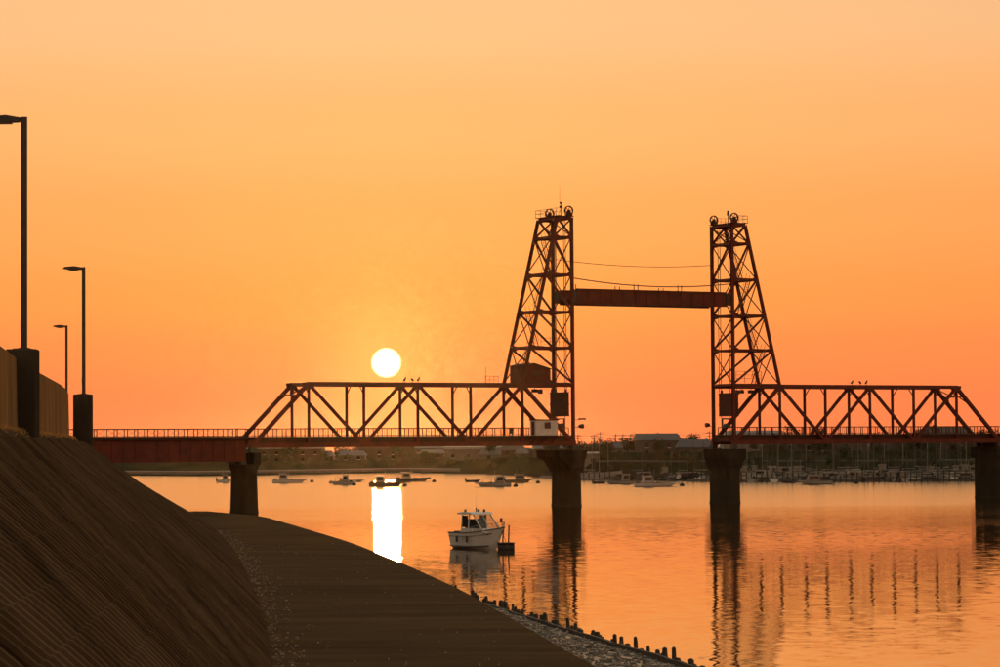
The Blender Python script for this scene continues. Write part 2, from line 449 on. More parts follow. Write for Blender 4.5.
# rubble shore between the mudflat edge and the piles
PILE_px = [(462, 592), (500, 604), (560, 622), (620, 640), (680, 656), (712, 666)]
PILES = [(20, 22.5), (60, 15.)] + sorted((p.y, p.x) for p in (on_z(a, b, .25) for a, b in PILE_px)) + [(200, -8.2), (260, -17.5), (330, -29.5)]
def Xp(D): return smooth_tab(PILES, D, 8)
rows = []
D = -20.
while D <= 168:
    xe, xp = Xe(D), max(Xp(D), Xe(D) + .3)
    rows.append([(xe + (xp + .5 - xe) * k / 12, D, (zmud(D) - .45) * (1 - k / 12) + (-.12) * k / 12 + .05 * hn(k * 1.9, D * 1.3)) for k in range(13)])
    D += 1
rb = grid(rows, 'rubble_shore', stone_m)
tag(rb, 'rubble shore beside the mudflat edge', None, None, 'structure')
rs = random.Random(3)
def rock(mb, c, s_, rnd, flat=.55):
    a = rnd.uniform(0, 6.28); ca, sa = math.cos(a), math.sin(a)
    base = [(1, 0, 0), (.4, .9, 0), (-.6, .7, 0), (-1, -.1, 0), (-.4, -.85, 0), (.55, -.75, 0)]
    ring = []; top = []
    for x, y, _ in base:
        j = rnd.uniform(.75, 1.2); x *= j * s_; y *= j * s_ * .7
        ring.append((c[0] + x * ca - y * sa, c[1] + x * sa + y * ca, c[2] - s_ * .2))
        k = rnd.uniform(.45, .7); top.append((c[0] + (x * ca - y * sa) * k, c[1] + (x * sa + y * ca) * k, c[2] + s_ * flat * rnd.uniform(.6, 1.1)))
    mb.loft([ring, top])
mb = MB()
for _ in range(5200):
    D = 66 + 100 * rs.random() ** 1.3
    xe, xp = Xe(D), Xp(D)
    f = rs.random()
    x = xe + .15 + (xp - xe - .1) * f
    rock(mb, (x, D, (zmud(D) - .45) * (1 - f) - .12 * f), rs.uniform(.06, .22) * (1.6 if rs.random() < .1 else 1), rs, .5)
tag(mb.build('shore_stones', stone_m), 'wet grey stones covering the rubble shore beside the piles', 'stones', None, 'stuff')
# timber piles
pn = 0
D = 66.
while D < 158:
    h = rs.choice((.14, .2, .26, .34, .46)) * rs.uniform(.8, 1.15); r_ = rs.uniform(.07, .14)
    x = Xp(D) + rs.uniform(-.12, .12)
    mb = MB(); k = 8; rings = []
    tx, ty = rs.uniform(-.06, .06), rs.uniform(-.06, .06)
    for zz, rr in ((-.9, 1.05), (0, 1.), (h * .6, .95), (h, .85), (h + rs.uniform(.0, .06), .35)):
        rings.append([(rr * r_ * math.cos(6.283 * i / k) * rs.uniform(.9, 1.1) + tx * zz, rr * r_ * math.sin(6.283 * i / k) * rs.uniform(.9, 1.1) + ty * zz, zz) for i in range(k)])
    o = mb.loft(rings).build('timber_pile', timber); o.location = (x, D, 0)
    pn += 1
    o['_sx'] = screen_x((x, D, 0))
    D += rs.uniform(.7, 1.5) if rs.random() > .2 else rs.uniform(.35, .45)
ps = sorted([o for o in bpy.data.objects if o.name.startswith('timber_pile')], key=lambda o: -o['_sx'])
for i, o in enumerate(ps):
    tag(o, f'stubby dark timber pile in the shore row, {ordinal(i + 1)} from its right end', 'pile', 'timber piles along the rubble shore'); del o['_sx']
# low timber waling behind the piles
rows = []
D = 62.
while D < 160:
    x = Xp(D) - .28; rows.append([(x - .12, D, -.3), (x - .1, D, .17 + .05 * hn(D, 3)), (x + .1, D, .15 + .05 * hn(D, 3)), (x + .12, D, -.3)]); D += 1.3
tag(grid(rows, 'timber_waling', timber, None, False), 'low dark timber edging running behind the row of piles', 'edging')
# debris along the toe
mb = MB()
for _ in range(620):
    D = 70 + 190 * rs.random() ** 1.2
    x = Xt(D) + .25 + abs(rs.gauss(0, .7))
    c = Vector((x, D, zmud(D) + .05)); a = rs.uniform(0, 3.14); l = rs.uniform(.02, .10)
    v = Vector((math.cos(a), math.sin(a), rs.uniform(-.25, .3))) * l
    mb.beam(c - v, c + v, rs.uniform(.02, .06), rs.uniform(.02, .04), (0, 0, 1))
for _ in range(60):
    D = 70 + 190 * rs.random() ** 1.2
    x = Xt(D) + .3 + abs(rs.gauss(0, 1.0)); rock(mb, (x, D, zmud(D) + .02), rs.uniform(.03, .08), rs, .6)
for _ in range(260):
    D = 72 + 150 * rs.random() ** 1.5; x = Xt(D) + (Xe(D) - Xt(D)) * rs.random(); rock(mb, (x, D, zmud(D) + .01), rs.uniform(.015, .06), rs, .6)
tag(mb.build('tide_debris', debris_m), 'pale flotsam and broken reeds washed up along the levee toe', 'debris', None, 'stuff')
# rough dry grass at the foot of the parapet
mb = MB()
for _ in range(4200):
    D = rs.uniform(70, 185); x = Xw(D) + .1 + abs(rs.gauss(0, .14))
    z = 8.72 - max(0, x - Xw(D) - .3) * .8
    h = rs.uniform(.05, .17); a = rs.uniform(0, 6.28); wd = rs.uniform(.012, .03)
    b_ = Vector((x, D, z - .03)); tip = b_ + Vector((rs.uniform(-.12, .12), rs.uniform(-.12, .12), h)); sd = Vector((math.cos(a), math.sin(a), 0)) * wd
    mb.add([b_ - sd, b_ + sd, tip], [(0, 1, 2)])
tag(mb.build('verge_grass', grass_m, fix=False), 'sunlit dry grass fringe at the foot of the parapet wall', 'grass', None, 'stuff')

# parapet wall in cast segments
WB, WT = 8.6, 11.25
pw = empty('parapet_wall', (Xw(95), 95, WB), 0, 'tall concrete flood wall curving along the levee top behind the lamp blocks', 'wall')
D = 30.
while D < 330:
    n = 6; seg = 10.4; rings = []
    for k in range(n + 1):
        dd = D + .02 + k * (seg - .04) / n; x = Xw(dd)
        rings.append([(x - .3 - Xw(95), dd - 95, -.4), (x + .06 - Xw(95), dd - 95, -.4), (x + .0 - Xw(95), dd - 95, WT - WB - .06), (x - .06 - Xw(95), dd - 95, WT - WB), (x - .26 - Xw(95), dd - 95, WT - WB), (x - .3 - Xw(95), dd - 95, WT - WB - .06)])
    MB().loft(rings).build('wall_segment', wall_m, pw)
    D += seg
# lamp blocks and lamps
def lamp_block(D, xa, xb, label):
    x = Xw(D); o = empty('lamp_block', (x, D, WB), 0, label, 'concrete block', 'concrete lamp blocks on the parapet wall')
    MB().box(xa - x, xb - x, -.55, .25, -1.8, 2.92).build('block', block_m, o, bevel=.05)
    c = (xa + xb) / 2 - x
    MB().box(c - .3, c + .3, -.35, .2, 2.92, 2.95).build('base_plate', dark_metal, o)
def street_lamp(D, px, top_y, foot_z, arm, label, x=None):
    p = on_depth(px, top_y, D); X = p.x if x is None else x
    o = empty('street_lamp', (X, D, foot_z), 0, label, 'street lamp', 'slim street lamps along the levee')
    H = p.z - foot_z
    MB().box(-.105, .105, -.07, .07, 0, H).build('pole', dark_metal, o)
    a = MB().box(-arm, -.1, -.05, .05, H - .12, H - .02).build('arm', dark_metal, o)
    hd = MB()
    pr = [(-arm - .75, H - .1), (-arm - .2, H - .2), (-arm + .45, H - .17), (-arm + .5, H - .03), (-arm, H + .06), (-arm - .6, H + .02)]
    hd.prism(pr, 'y', -.17, .17); h = hd.build('lamp_head', dark_metal, o)
    MB().box(-arm - .45, -arm + .2, -.12, .12, H - .235, H - .205).build('lens', glass, h)
    MB().box(-.16, .16, -.16, .16, 0, .03).build('foot_plate', dark_metal, o)
    MB().box(-.12, -.1, -.05, .05, .6, 1.0).build('service_door', galv, o)
lamp_block(95, -16.85, -15.8, 'large dark concrete block of the nearest lamp on the parapet')
lamp_block(173, -26.55, -25.42, 'smaller dark concrete block carrying the middle lamp, left of the girder bridge')
street_lamp(95, 24, 117, WB + 2.95, .6, 'tallest nearest street lamp, its head cut by the left picture edge')
street_lamp(173, 83.6, 267, WB + 2.95, .55, 'slim street lamp standing on the smaller concrete block')
street_lamp(253, 66.5, 325.5, 8.4, .5, 'farthest small street lamp showing above the parapet wall')
# small stake on the mud edge
p = on_z(373.5, 526, .55)
o = MB()
o.tube((0, 0, -.4), (.05, 0, 1.0), .035, 6, .02); o.tube((.02, 0, .55), (-.22, .05, .95), .02, 5, .012); o.tube((.03, 0, .35), (.2, 0, .6), .02, 5, .01)
so_ = o.build('wooden_stake', timber); so_.location = (p.x, p.y, zmud(p.y) - .05)
tag(so_, 'thin forked stake stuck in the mud at the water edge', 'stake')

# ================================================================== the lift bridge
BX, BY, TH = -31.042, 347.43, .5157
WID, GAP, PAN, LSP = 4.97, 25.842, 7.8, 46.8
ZB, ZT = 8.16, 16.48
def bpt(t, q, z): return (BX + t * math.cos(TH) - q * math.sin(TH), BY + t * math.sin(TH) + q * math.cos(TH), z)
ct, st = math.cos(TH), math.sin(TH)
TR = LSP + GAP                                                   # start of the right truss

def railing(parent, t0, t1, q, z0, cross=False, step=1.3):
    mb = MB(); h = 1.0
    for zz, r_ in ((h, .045), (h * .12, .03)): mb.beam((t0, q, z0 + zz), (t1, q, z0 + zz), r_ * 2, r_ * 2)
    n = max(1, round((t1 - t0) / step)); s_ = (t1 - t0) / n
    for i in range(n + 1): mb.beam((t0 + i * s_, q, z0), (t0 + i * s_, q, z0 + h), .09, .09)
    k = 3 if not cross else 1
    for i in range(n):
        if cross and i % 2 == 0:
            mb.tube((t0 + i * s_, q, z0 + .14), (t0 + (i + 1) * s_, q, z0 + h - .05), .016, 4); mb.tube((t0 + (i + 1) * s_, q, z0 + .14), (t0 + i * s_, q, z0 + h - .05), .016, 4)
        if not cross:
            for j in range(1, 4): mb.tube((t0 + (i + j / 4) * s_, q, z0 + .12), (t0 + (i + j / 4) * s_, q, z0 + h), .012, 4)
    return mb.build('railing', steel_dk, parent, fix=False)

def truss_span(t0, mirror, label):
    root = empty('truss_span', bpt(t0, 0, ZB), TH, label, 'bridge span', 'steel truss spans of the lift bridge')
    f = (lambda t: LSP - t) if mirror else (lambda t: t)
    H = ZT - ZB; zb, zt = .30, H - .26
    def seg(name, a, b, ws, wn_, m=steel, solid=False):
        mb = MB()
        pa = (f(a[0]), a[1], a[2]); pb = (f(b[0]), b[1], b[2])
        (mb.beam if solid else mb.ibeam)(pa, pb, ws, wn_)
        return mb.build(name, m, root, fix=False)
    for q in (0, WID):
        seg('bottom_chord', (-.35, q, zb), (LSP + .3, q, zb), .42, .58, solid=True)
        tc_ = seg('top_chord', (PAN - .25, q, zt), (LSP - .2, q, zt), .46, .50, solid=True)
        seg('end_post', (0, q, zb), (PAN, q, zt), .44, .46)
        seg('end_post', (PAN * 5, q, zt), (LSP, q, zb), .44, .44)
        for i, (a, b) in enumerate(((1, 2), (2, 3), (3, 4), (4, 5))):
            za, zb_ = (zt, zb) if a % 2 else (zb, zt)
            seg('diagonal', (a * PAN, q, za), (b * PAN, q, zb_), .36, .36)
        for i in range(1, 6): seg('vertical', (i * PAN, q, zb), (i * PAN, q, zt), .30, .28)
        for i in range(0, 7):
            up = (i % 2 == 1)
            g = MB(); x = f(i * PAN); z = zt - .12 if up else zb + .1; w_ = .75; hh = .55
            pts = [(x - w_, z + (.3 if up else -.3)), (x + w_, z + (.3 if up else -.3)), (x + w_ * .7, z - (hh if up else -hh)), (x - w_ * .7, z - (hh if up else -hh))]
            for s_ in (-1, 1): g.prism(pts, 'y', q + s_ * .235 - .012, q + s_ * .235 + .012)
            if not (i == 6): g.build('gusset_plate', steel, root)
        sh = MB().box(f(0) - .45, f(0) + .45, q - .35, q + .35, -.55, -.02); sh.box(f(0) - .25, f(0) + .25, q - .3, q + .3, -.02, .06); sh.build('bearing', dark_metal, root)
        sh = MB().box(f(LSP) - .4, f(LSP) + .4, q - .35, q + .35, -.55, -.02); sh.build('bearing', dark_metal, root)
    # floor system
    for i in range(7): MB().beam((f(i * PAN), .23, .75), (f(i * PAN), WID - .23, .75), .3, .8, (1, 0, 0)).build('floor_beam', steel_dk, root, fix=False)
    for q in (.75, 1.75, WID - 1.75, WID - .75): MB().beam((f(-.3), q, .9), (f(LSP + .2), q, .9), .22, .7).build('stringer', steel_dk, root, fix=False)
    dk = MB().box(min(f(-.3), f(LSP)), max(f(-.3), f(LSP)), .35, WID - .35, 1.26, 1.40).build('deck', deck_m, root)
    a, b = sorted((f(-.3), f(LSP - .4)))
    railing(root, a, b, .55, 1.40); railing(root, a, b, WID - .55, 1.40)
    # top bracing, sway frames with knee braces
    for i in range(1, 6):
        MB().ibeam((f(i * PAN), .24, zt), (f(i * PAN), WID - .24, zt), .22, .3, side=(1, 0, 0)).build('top_strut', steel, root, fix=False)
        mb = MB()
        for q, s_ in ((.16, 1), (WID - .16, -1)): mb.beam((f(i * PAN), q, zt - 1.25), (f(i * PAN), q + s_ * 1.1, zt - .15), .1, .1, (1, 0, 0))
        mb.build('knee_brace', steel, root, fix=False)
    for i in range(1, 5):
        mb = MB(); mb.beam((f(i * PAN), .25, zt + .05), (f((i + 1) * PAN), WID - .25, zt + .05), .1, .1, (0, 0, 1)); mb.beam((f(i * PAN), WID - .25, zt - .05), (f((i + 1) * PAN), .25, zt - .05), .1, .1, (0, 0, 1))
        mb.build('lateral_brace', steel, root, fix=False)
    # portal between the outer end posts
    mb = MB()
    def ep(s_, q): return (f(PAN * s_), q, zb + (zt - zb) * s_)
    mb.beam(ep(.82, .2), ep(.82, WID - .2), .16, .16, (1, 0, 0)); mb.beam(ep(.97, .2), ep(.82, WID / 2), .12, .12, (1, 0, 0)); mb.beam(ep(.97, WID - .2), ep(.82, WID / 2), .12, .12, (1, 0, 0))
    mb.beam(ep(.68, .2), ep(.82, 1.2), .12, .12, (1, 0, 0)); mb.beam(ep(.68, WID - .2), ep(.82, WID - 1.2), .12, .12, (1, 0, 0))
    mb.build('portal_brace', steel, root, fix=False)
    return root
trL = truss_span(0, False, 'left red steel truss span with the sun above its top chord')
trR = truss_span(TR, True, 'right red steel truss span ending at the right picture edge')

def girder_span(t0, t1, label, cross):
    root = empty('girder_span', bpt(t0, 0, 6.45), TH, label, 'bridge span', 'plate girder approach spans')
    L_ = t1 - t0; hg = 2.72
    for q, sgn in ((.55, -1), (WID - .55, 1)):
        g = MB().box(.1, L_ - .1, q - .02, q + .02, .04, hg); g.build('web_plate', steel, root)
        for zz in (.02, hg + .02): MB().box(.08, L_ - .08, q - .22, q + .22, zz - .02, zz + .02).build('flange', steel, root)
        n = max(2, round(L_ / 1.5))
        sm = None
        for i in range(n + 1):
            x = .15 + i * (L_ - .3) / n
            if sm is None: ob = MB().box(-.012, .012, -.10, -.021, .045, hg - .005).add([], []).build('stiffener', steel, root); sm = ob
            else: ob = sm.copy(); col.objects.link(ob); ob.parent = root
            ob.location = (x, q, 0)
            if sgn > 0: ob.rotation_euler = (0, 0, math.pi)
    for i in range(7): MB().beam((.3 + i * (L_ - .6) / 6, .57, hg * .6), (.3 + i * (L_ - .6) / 6, WID - .57, hg * .6), .16, .9, (1, 0, 0)).build('cross_frame', steel_dk, root, fix=False)
    MB().box(0, L_ - .02, .12, WID - .12, hg + .05, 3.11).build('deck', deck_m, root)
    MB().box(0, L_ - .02, .04, .11, hg + .12, 3.16).build('fascia', steel_dk, root)
    railing(root, .05, L_ - .05, .30, 3.11, cross); railing(root, .05, L_ - .05, WID - .30, 3.11, cross)
    mb = MB()
    for x in (.5, L_ - .5):
        for q in (.55, WID - .55): mb.box(x - .35, x + .35, q - .3, q + .3, -.35, -.003)
    mb.build('bearing', dark_metal, root)
girder_span(-24.6, -.55, 'brown plate girder approach span between the levee and the first pier', True)
girder_span(-49.0, -24.7, 'plate girder approach span hidden behind the levee blocks', True)
girder_span(TR + LSP + .5, TR + LSP + 24.5, 'plate girder span beyond the right truss at the picture edge', False)

def stadium(a, b, z, ox=0., n=8):
    """half thickness a along the bridge, half length b across"""
    pts = []
    for k in range(n + 1):
        an = math.pi * k / n; pts.append((ox + a * math.cos(an), (b - a) + a * math.sin(an), z))
    for k in range(n + 1):
        an = math.pi + math.pi * k / n; pts.append((ox + a * math.cos(an), -(b - a) + a * math.sin(an), z))
    return pts
def rect(x0, x1, b, z, n=8):
    pts = []
    for k in range(n + 1): pts.append((x1 + (x0 - x1) * k / n, b, z))
    for k in range(n + 1): pts.append((x0 + (x1 - x0) * k / n, -b, z))
    return pts
def pier(t, rows, label, cap=None, extra=None):
    root = empty('bridge_pier', bpt(t, WID / 2, 0), TH, label, 'bridge pier', 'concrete piers of the lift bridge')
    MB().loft([stadium(a, b, z) for z, a, b in rows]).build('shaft', pier_m, root, smooth=False)
    if cap: MB().loft([rect(*c) for c in cap]).build('cap', pier_m, root)
    if extra: extra(root)
    return root
def p1x(r_): MB().box(.02, 1.0, -2.95, 2.95, 6.10, 7.58).build('bearing_step', pier_m, r_, bevel=.04)
pier(-.05, [(-3, 1.08, 3.0), (.0, 1.04, 2.95), (.5, .98, 2.85), (4.9, .87, 2.7), (5.05, .86, 2.68), (5.9, 1.05, 3.05), (6.08, 1.07, 3.08)], 'left concrete pier standing where the mudflat meets the water', None, p1x)
pier(LSP + .35, [(-3, 1.18, 3.05), (.0, 1.15, 3.0), (.4, 1.08, 2.92), (4.7, 1.0, 2.85)], 'left tower pier with a wide corbelled cap',
     [(-1.0, 1.0, 2.6, 4.65), (-1.15, 1.1, 2.8, 5.2), (-1.8, 1.2, 2.85, 6.1), (-2.85, 1.4, 2.95, 6.7), (-2.9, 1.45, 3.0, 7.55)])
pier(TR + .1, [(-3, 1.2, 3.08), (.0, 1.16, 3.03), (.4, 1.1, 2.95), (4.9, 1.03, 2.9)], 'right tower pier with dark straight shaft',
     [(-1.0, 1.0, 2.7, 4.85), (-1.2, 1.1, 2.9, 5.7), (-1.35, 1.45, 3.1, 6.3), (-1.4, 1.5, 3.12, 7.55)])
pier(TR + LSP + .3, [(-3, 1.2, 3.1), (.0, 1.16, 3.05), (.4, 1.1, 2.98), (6.0, 1.05, 2.95)], 'dark pier cut by the right picture edge',
     [(-1.05, 1.05, 2.8, 5.98), (-1.15, 1.15, 3.05, 6.4), (-1.15, 1.15, 3.05, 7.55)])
pier(-24.65, [(-1, 1.0, 2.9), (4.9, .9, 2.75), (6.06, 1.0, 3.0)], 'approach pier hidden behind the levee')
pier(TR + LSP + 24.6, [(-3, 1.0, 2.9), (4.9, .9, 2.75), (6.06, 1.0, 3.0)], 'approach pier beyond the right picture edge')

LV = [ZT - .1, 21.2, 26.0, 31.0, 36.0, 38.55]
A_TOP, A_BOT = 2.25, PAN
def lift_tower(left):
    t0 = LSP if left else TR
    sg = -1 if left else 1                                       # direction from the vertical legs back over the truss
    root = empty('lift_tower', bpt(t0, 0, ZB - .3), TH, ('left' if left else 'right') + ' lattice lift tower ' + ('with tall antenna and machinery house' if left else 'leaning away from the lifted span'), 'lift tower', 'lift bridge towers')
    z0 = ZB - .3
    def A(z): return A_BOT + (A_TOP - A_BOT) * (z - LV[0]) / (LV[-1] - LV[0])
    def P(a, q, z): return (sg * a, q, z - z0)
    for q in (0, WID):
        v = MB(); v.ibeam(P(0, q, ZB - .25), P(0, q, LV[-1] + .1), .40, .38); v.build('vertical_leg', steel, root, fix=False)
        i_ = MB(); i_.ibeam(P(A_BOT, q, LV[0] - .1), P(A_TOP, q, LV[-1]), .38, .36)
        lo = i_.build('inclined_leg', steel, root, fix=False)
        lc = MB(); z = LV[0] + .6; s_ = 1
        while z < LV[-1] - .7:
            for off in (.205, -.205):
                lc.beam((sg * (A(z) - .17 * s_), q, z - z0), (sg * (A(z + .5) + .17 * s_), q, z + .5 - z0), .05, .03, (0, 1, 0))
            s_ = -s_; z += .5
        lc.build('lacing', steel, lo, fix=False)
        for k, z in enumerate(LV[1:]):
            MB().ibeam(P(.2, q, z), P(A(z) - .15, q, z), .26, .30 if k < 4 else .42).build('strut', steel, root, fix=False)
            aa = A(z)
            for pr_ in ([(.15, -.45), (.8, -.25), (.8, .25), (.15, .45)], [(aa - .8, -.25), (aa - .1, -.45), (aa - .1, .4), (aa - .8, .25)]):
                MB().prism([(sg * u, z - z0 + v_) for u, v_ in pr_], 'y', q - .235, q - .21).build('gusset_plate', steel, root)
        for k in range(5):
            lo_, hi = LV[k], LV[k + 1]
            MB().ibeam(P(.15, q, lo_ + .25), P(A(hi) - .15, q, hi - .15), .20, .25).build('diagonal', steel, root, fix=False)
        MB().ibeam(P(.15, q, LV[5] - .2), P(A(LV[4]) - .15, q, LV[4] + .15), .16, .18).build('diagonal', steel, root, fix=False)
    for k, z in enumerate(LV):
        for a in ((0, A(z)) if k else (0, A_BOT)):
            MB().ibeam(P(a, .24, z - .02), P(a, WID - .24, z - .02), .22, .30, side=(1, 0, 0)).build('cross_strut', steel, root, fix=False)
    for k in range(5):
        lo_, hi = LV[k] + .2, LV[k + 1] - .2
        for pl in (0, 1):
            a0, a1 = (0, 0) if pl == 0 else (A(lo_), A(hi))
            mb = MB(); mb.beam(P(a0, .2, lo_), P(a1, WID - .2, hi), .11, .11, (1, 0, 0)); mb.beam(P(a0 + .12, WID - .2, lo_), P(a1 + .12, .2, hi), .11, .11, (1, 0, 0))
            mb.build('cross_brace', steel, root, fix=False)
    # counterweight guides and ropes
    for q in (.6, WID - .6):
        MB().tube(P(.62, q, 15.4), P(.62, q, LV[-1] + .6), .045, 6).build('wire_rope', rope_m, root, fix=False)
    MB().beam(P(.42, 1.4, ZB + 1.3), P(.42, 1.4, LV[-1]), .07, .07).build('guide_rail', steel_dk, root, fix=False)
    MB().beam(P(.42, WID - 1.4, ZB + 1.3), P(.42, WID - 1.4, LV[-1]), .07, .07).build('guide_rail', steel_dk, root, fix=False)
    # top platform, rails, sheaves
    zt_ = LV[-1] - z0
    x0, x1 = sorted((sg * -.25, sg * (A_TOP + .3)))
    MB().box(x0, x1, -.3, WID + .3, zt_ + .22, zt_ + .30).build('top_platform', steel_dk, root)
    mb = MB()
    xr = sg * (A_TOP + .25); xm = sg * 1.0
    for q in (-.25, WID + .25):
        for z in (.55, 1.0): mb.beam((xm, q, zt_ + .3 + z), (xr, q, zt_ + .3 + z), .05, .05)
        for x in (xm, (xm + xr) / 2, xr): mb.beam((x, q, zt_ + .3), (x, q, zt_ + 1.3), .05, .05)
    for z in (.55, 1.0): mb.beam((xr, -.25, zt_ + .3 + z), (xr, WID + .25, zt_ + .3 + z), .05, .05)
    mb.build('top_railing', galv, root, fix=False)
    for q in (-.02, WID + .02):
        c = (sg * .42, q, zt_ + 1.0)
        s = MB().ring(c, 'y', .68, .55, .22, 22).build('sheave', steel_dk, root)
        sp = MB()
        for k in range(6):
            a = k * math.pi / 3 + .3
            sp.beam((c[0] + .1 * math.cos(a), q, c[2] + .1 * math.sin(a)), (c[0] + .57 * math.cos(a), q, c[2] + .57 * math.sin(a)), .06, .08)
        sp.build('spoke', steel_dk, s, fix=False)
        MB().tube((c[0], q - .18, c[2]), (c[0], q + .18, c[2]), .13, 10).build('hub', steel_dk, s)
        mb = MB()
        for s_ in (-.17, .17): mb.prism([(c[0] - .5, zt_ + .3), (c[0] + .5, zt_ + .3), (c[0] + .12, c[2] + .08), (c[0] - .12, c[2] + .08)], 'y', q + s_ - .02, q + s_ + .02)
        mb.build('sheave_bracket', steel_dk, root)
    # beacon post / antenna on the top
    q = WID * .5
    bx_ = sg * 1.0 if left else sg * .6
    p_ = MB().tube((bx_, 1.1 if left else 1.7, zt_ + .3), (bx_, 1.1 if left else 1.7, zt_ + (2.0 if left else 1.8)), .07, 8).build('beacon_post', dark_metal, root)
    yb = 1.1 if left else 1.7
    b_ = MB(); b_.tube((bx_, yb, zt_ + 1.45), (bx_, yb, zt_ + 1.75), .2, 10); b_.tube((bx_, yb, zt_ + (2.0 if left else 1.8)), (bx_, yb, zt_ + (2.25 if left else 2.1)), .19, 10, .15)
    b_.build('beacon', dark_metal, p_)
    if left: MB().tube((bx_ - .15, yb, zt_ + 2.0), (bx_ - .15, yb, zt_ + 4.6), .028, 6, .012).build('antenna', dark_metal, root)
    # ladder with landings up the inclined side
    ld = MB()
    zs = [ZT + .2, 21.2, 26., 31., 36., 38.8]
    for k in range(5):
        za, zb_ = zs[k], zs[k + 1]
        s_ = 1 if k % 2 else -1; qa, qb = WID / 2 - s_ * 1.3, WID / 2 + s_ * 1.3
        for w_ in (-.3, .3):
            a = max(1.2, (A(za) + A(zb_)) / 2 - 1.2) + w_
            ld.beam(P(a, qa, za), P(a, qb, zb_), .05, .14, (1, 0, 0)); ld.beam(P(a, qa, za + .9), P(a, qb, zb_ + .9), .035, .035, (1, 0, 0))
        n = 16
        for i in range(1, n):
            f = i / n; a = max(1.2, (A(za) + A(zb_)) / 2 - 1.2)
            ld.beam(P(a - .3, qa + (qb - qa) * f, za + (zb_ - za) * f), P(a + .3, qa + (qb - qa) * f, za + (zb_ - za) * f), .16, .03, (0, 1, 0))
    ld.build('stairway', steel_dk, root, fix=False)
    lm = MB()
    for z in zs[1:5]:
        a1 = A(z) - .3
        x0, x1 = sorted((sg * max(.8, a1 - 2.2), sg * a1)); lm.box(x0, x1, .5, WID - .5, z - z0 + .17, z - z0 + .22)
    lm.build('landing', steel_dk, root)
    rl = MB(); zz = zs[1] if left else ZT
    for h_ in (.5, 1.0, 1.5) if not left else (.5, 1.0):
        rl.beam(P(.6, .15, zz + .3 + h_), P(4.8, .15, zz + .3 + h_), .045, .045)
    for a in (.6, 2.0, 3.4, 4.8): rl.beam(P(a, .15, zz + .2), P(a, .15, zz + .3 + (1.0 if left else 1.5)), .045, .045)
    rl.build('walkway_railing', steel_dk, root, fix=False)
    # bank floor of the tower above the chord
    x0, x1 = sorted((sg * .3, sg * A_BOT)); MB().box(x0, x1, .25, WID - .25, ZT - z0 + .02, ZT - z0 + .10).build('tower_floor', steel_dk, root)
    # top chord link from truss to vertical leg carries equipment boxes under it
    eb = MB()
    for a, q, w_, h_ in ((2.0, 1.0, .5, .5), (2.8, 3.2, .4, .7), (4.2, 2.0, .7, .4)):
        x0, x1 = sorted((sg * a, sg * (a + w_))); eb.box(x0, x1, q, q + .6, ZT - z0 - 1.0 - h_ * .5, ZT - z0 - .75)
        eb.tube((sg * (a + w_ / 2), q + .3, ZT - z0 - .76), (sg * (a + w_ / 2), q + .3, ZT - z0 + .03), .04, 6)
    eb.build('equipment_box', dark_metal, root)
    # flood lamps on brackets reaching over the opening
    for zf, q, l_, big in ((11.75, .0, .95, 0), (10.75, .0, 1.25, 1), (10.9, WID, 1.0, 1)):
        br = MB().beam(P(-.22, q, zf - .15), P(-l_, q, zf - .15), .07, .07).build('lamp_bracket', dark_metal, root, fix=False)
        c = P(-l_, q, zf)
        if big:
            hd = MB().loft([[(c[0] + (-sg) * dx * 1.0, c[1] + r_ * math.cos(6.283 * i / 10), c[2] + r_ * math.sin(6.283 * i / 10)) for i in range(10)] for dx, r_ in ((-.38, .14), (-.2, .27), (.2, .33), (.27, .33))])
        else: hd = MB().box(min(c[0], c[0] - sg * .9), max(c[0], c[0] - sg * .9), c[1] - .22, c[1] + .22, c[2] - .13, c[2] + .07)
        hd.build('flood_lamp', dark_metal, br)
    # gate frame on deck between legs
    gf = MB()
    for q in (.9, WID - .9): gf.beam(P(.9, q, ZB + 1.4), P(.9, q, ZB + 3.6), .14, .14)
    gf.beam(P(.9, .9, ZB + 3.6), P(.9, WID - .9, ZB + 3.6), .14, .14, (1, 0, 0))
    gf.beam(P(.9, .9, ZB + 2.5), P(.9, WID - .9, ZB + 2.5), .08, .08, (1, 0, 0))
    gf.build('gate_frame', steel_dk, root, fix=False)
    return root
lift_tower(True); lift_tower(False)

def counterweight(left):
    t0 = LSP if left else TR; sg = -1 if left else 1
    o = empty('counterweight', bpt(t0, 0, 12.1), TH, ('left' if left else 'right') + ' tower counterweight box hanging between its vertical legs', 'counterweight', 'counterweights hanging in the towers')
    x0, x1 = sorted((sg * .32, sg * 1.15))
    MB().box(x0, x1, .45, 4.1, 0, 3.2).build('block', steel_dk, o, bevel=.03)
    fr = MB()
    for z in (.06, 1.6, 3.14): fr.box(x0 - .03, x1 + .03, .42, 4.13, z - .07, z + .07)
    fr.build('steel_band', steel_dk, o)
    for q in (.6, 3.95): MB().box((x0 + x1) / 2 - .1, (x0 + x1) / 2 + .1, q - .15, q + .15, 3.2, 3.6).build('rope_socket', dark_metal, o)
counterweight(True); counterweight(False)

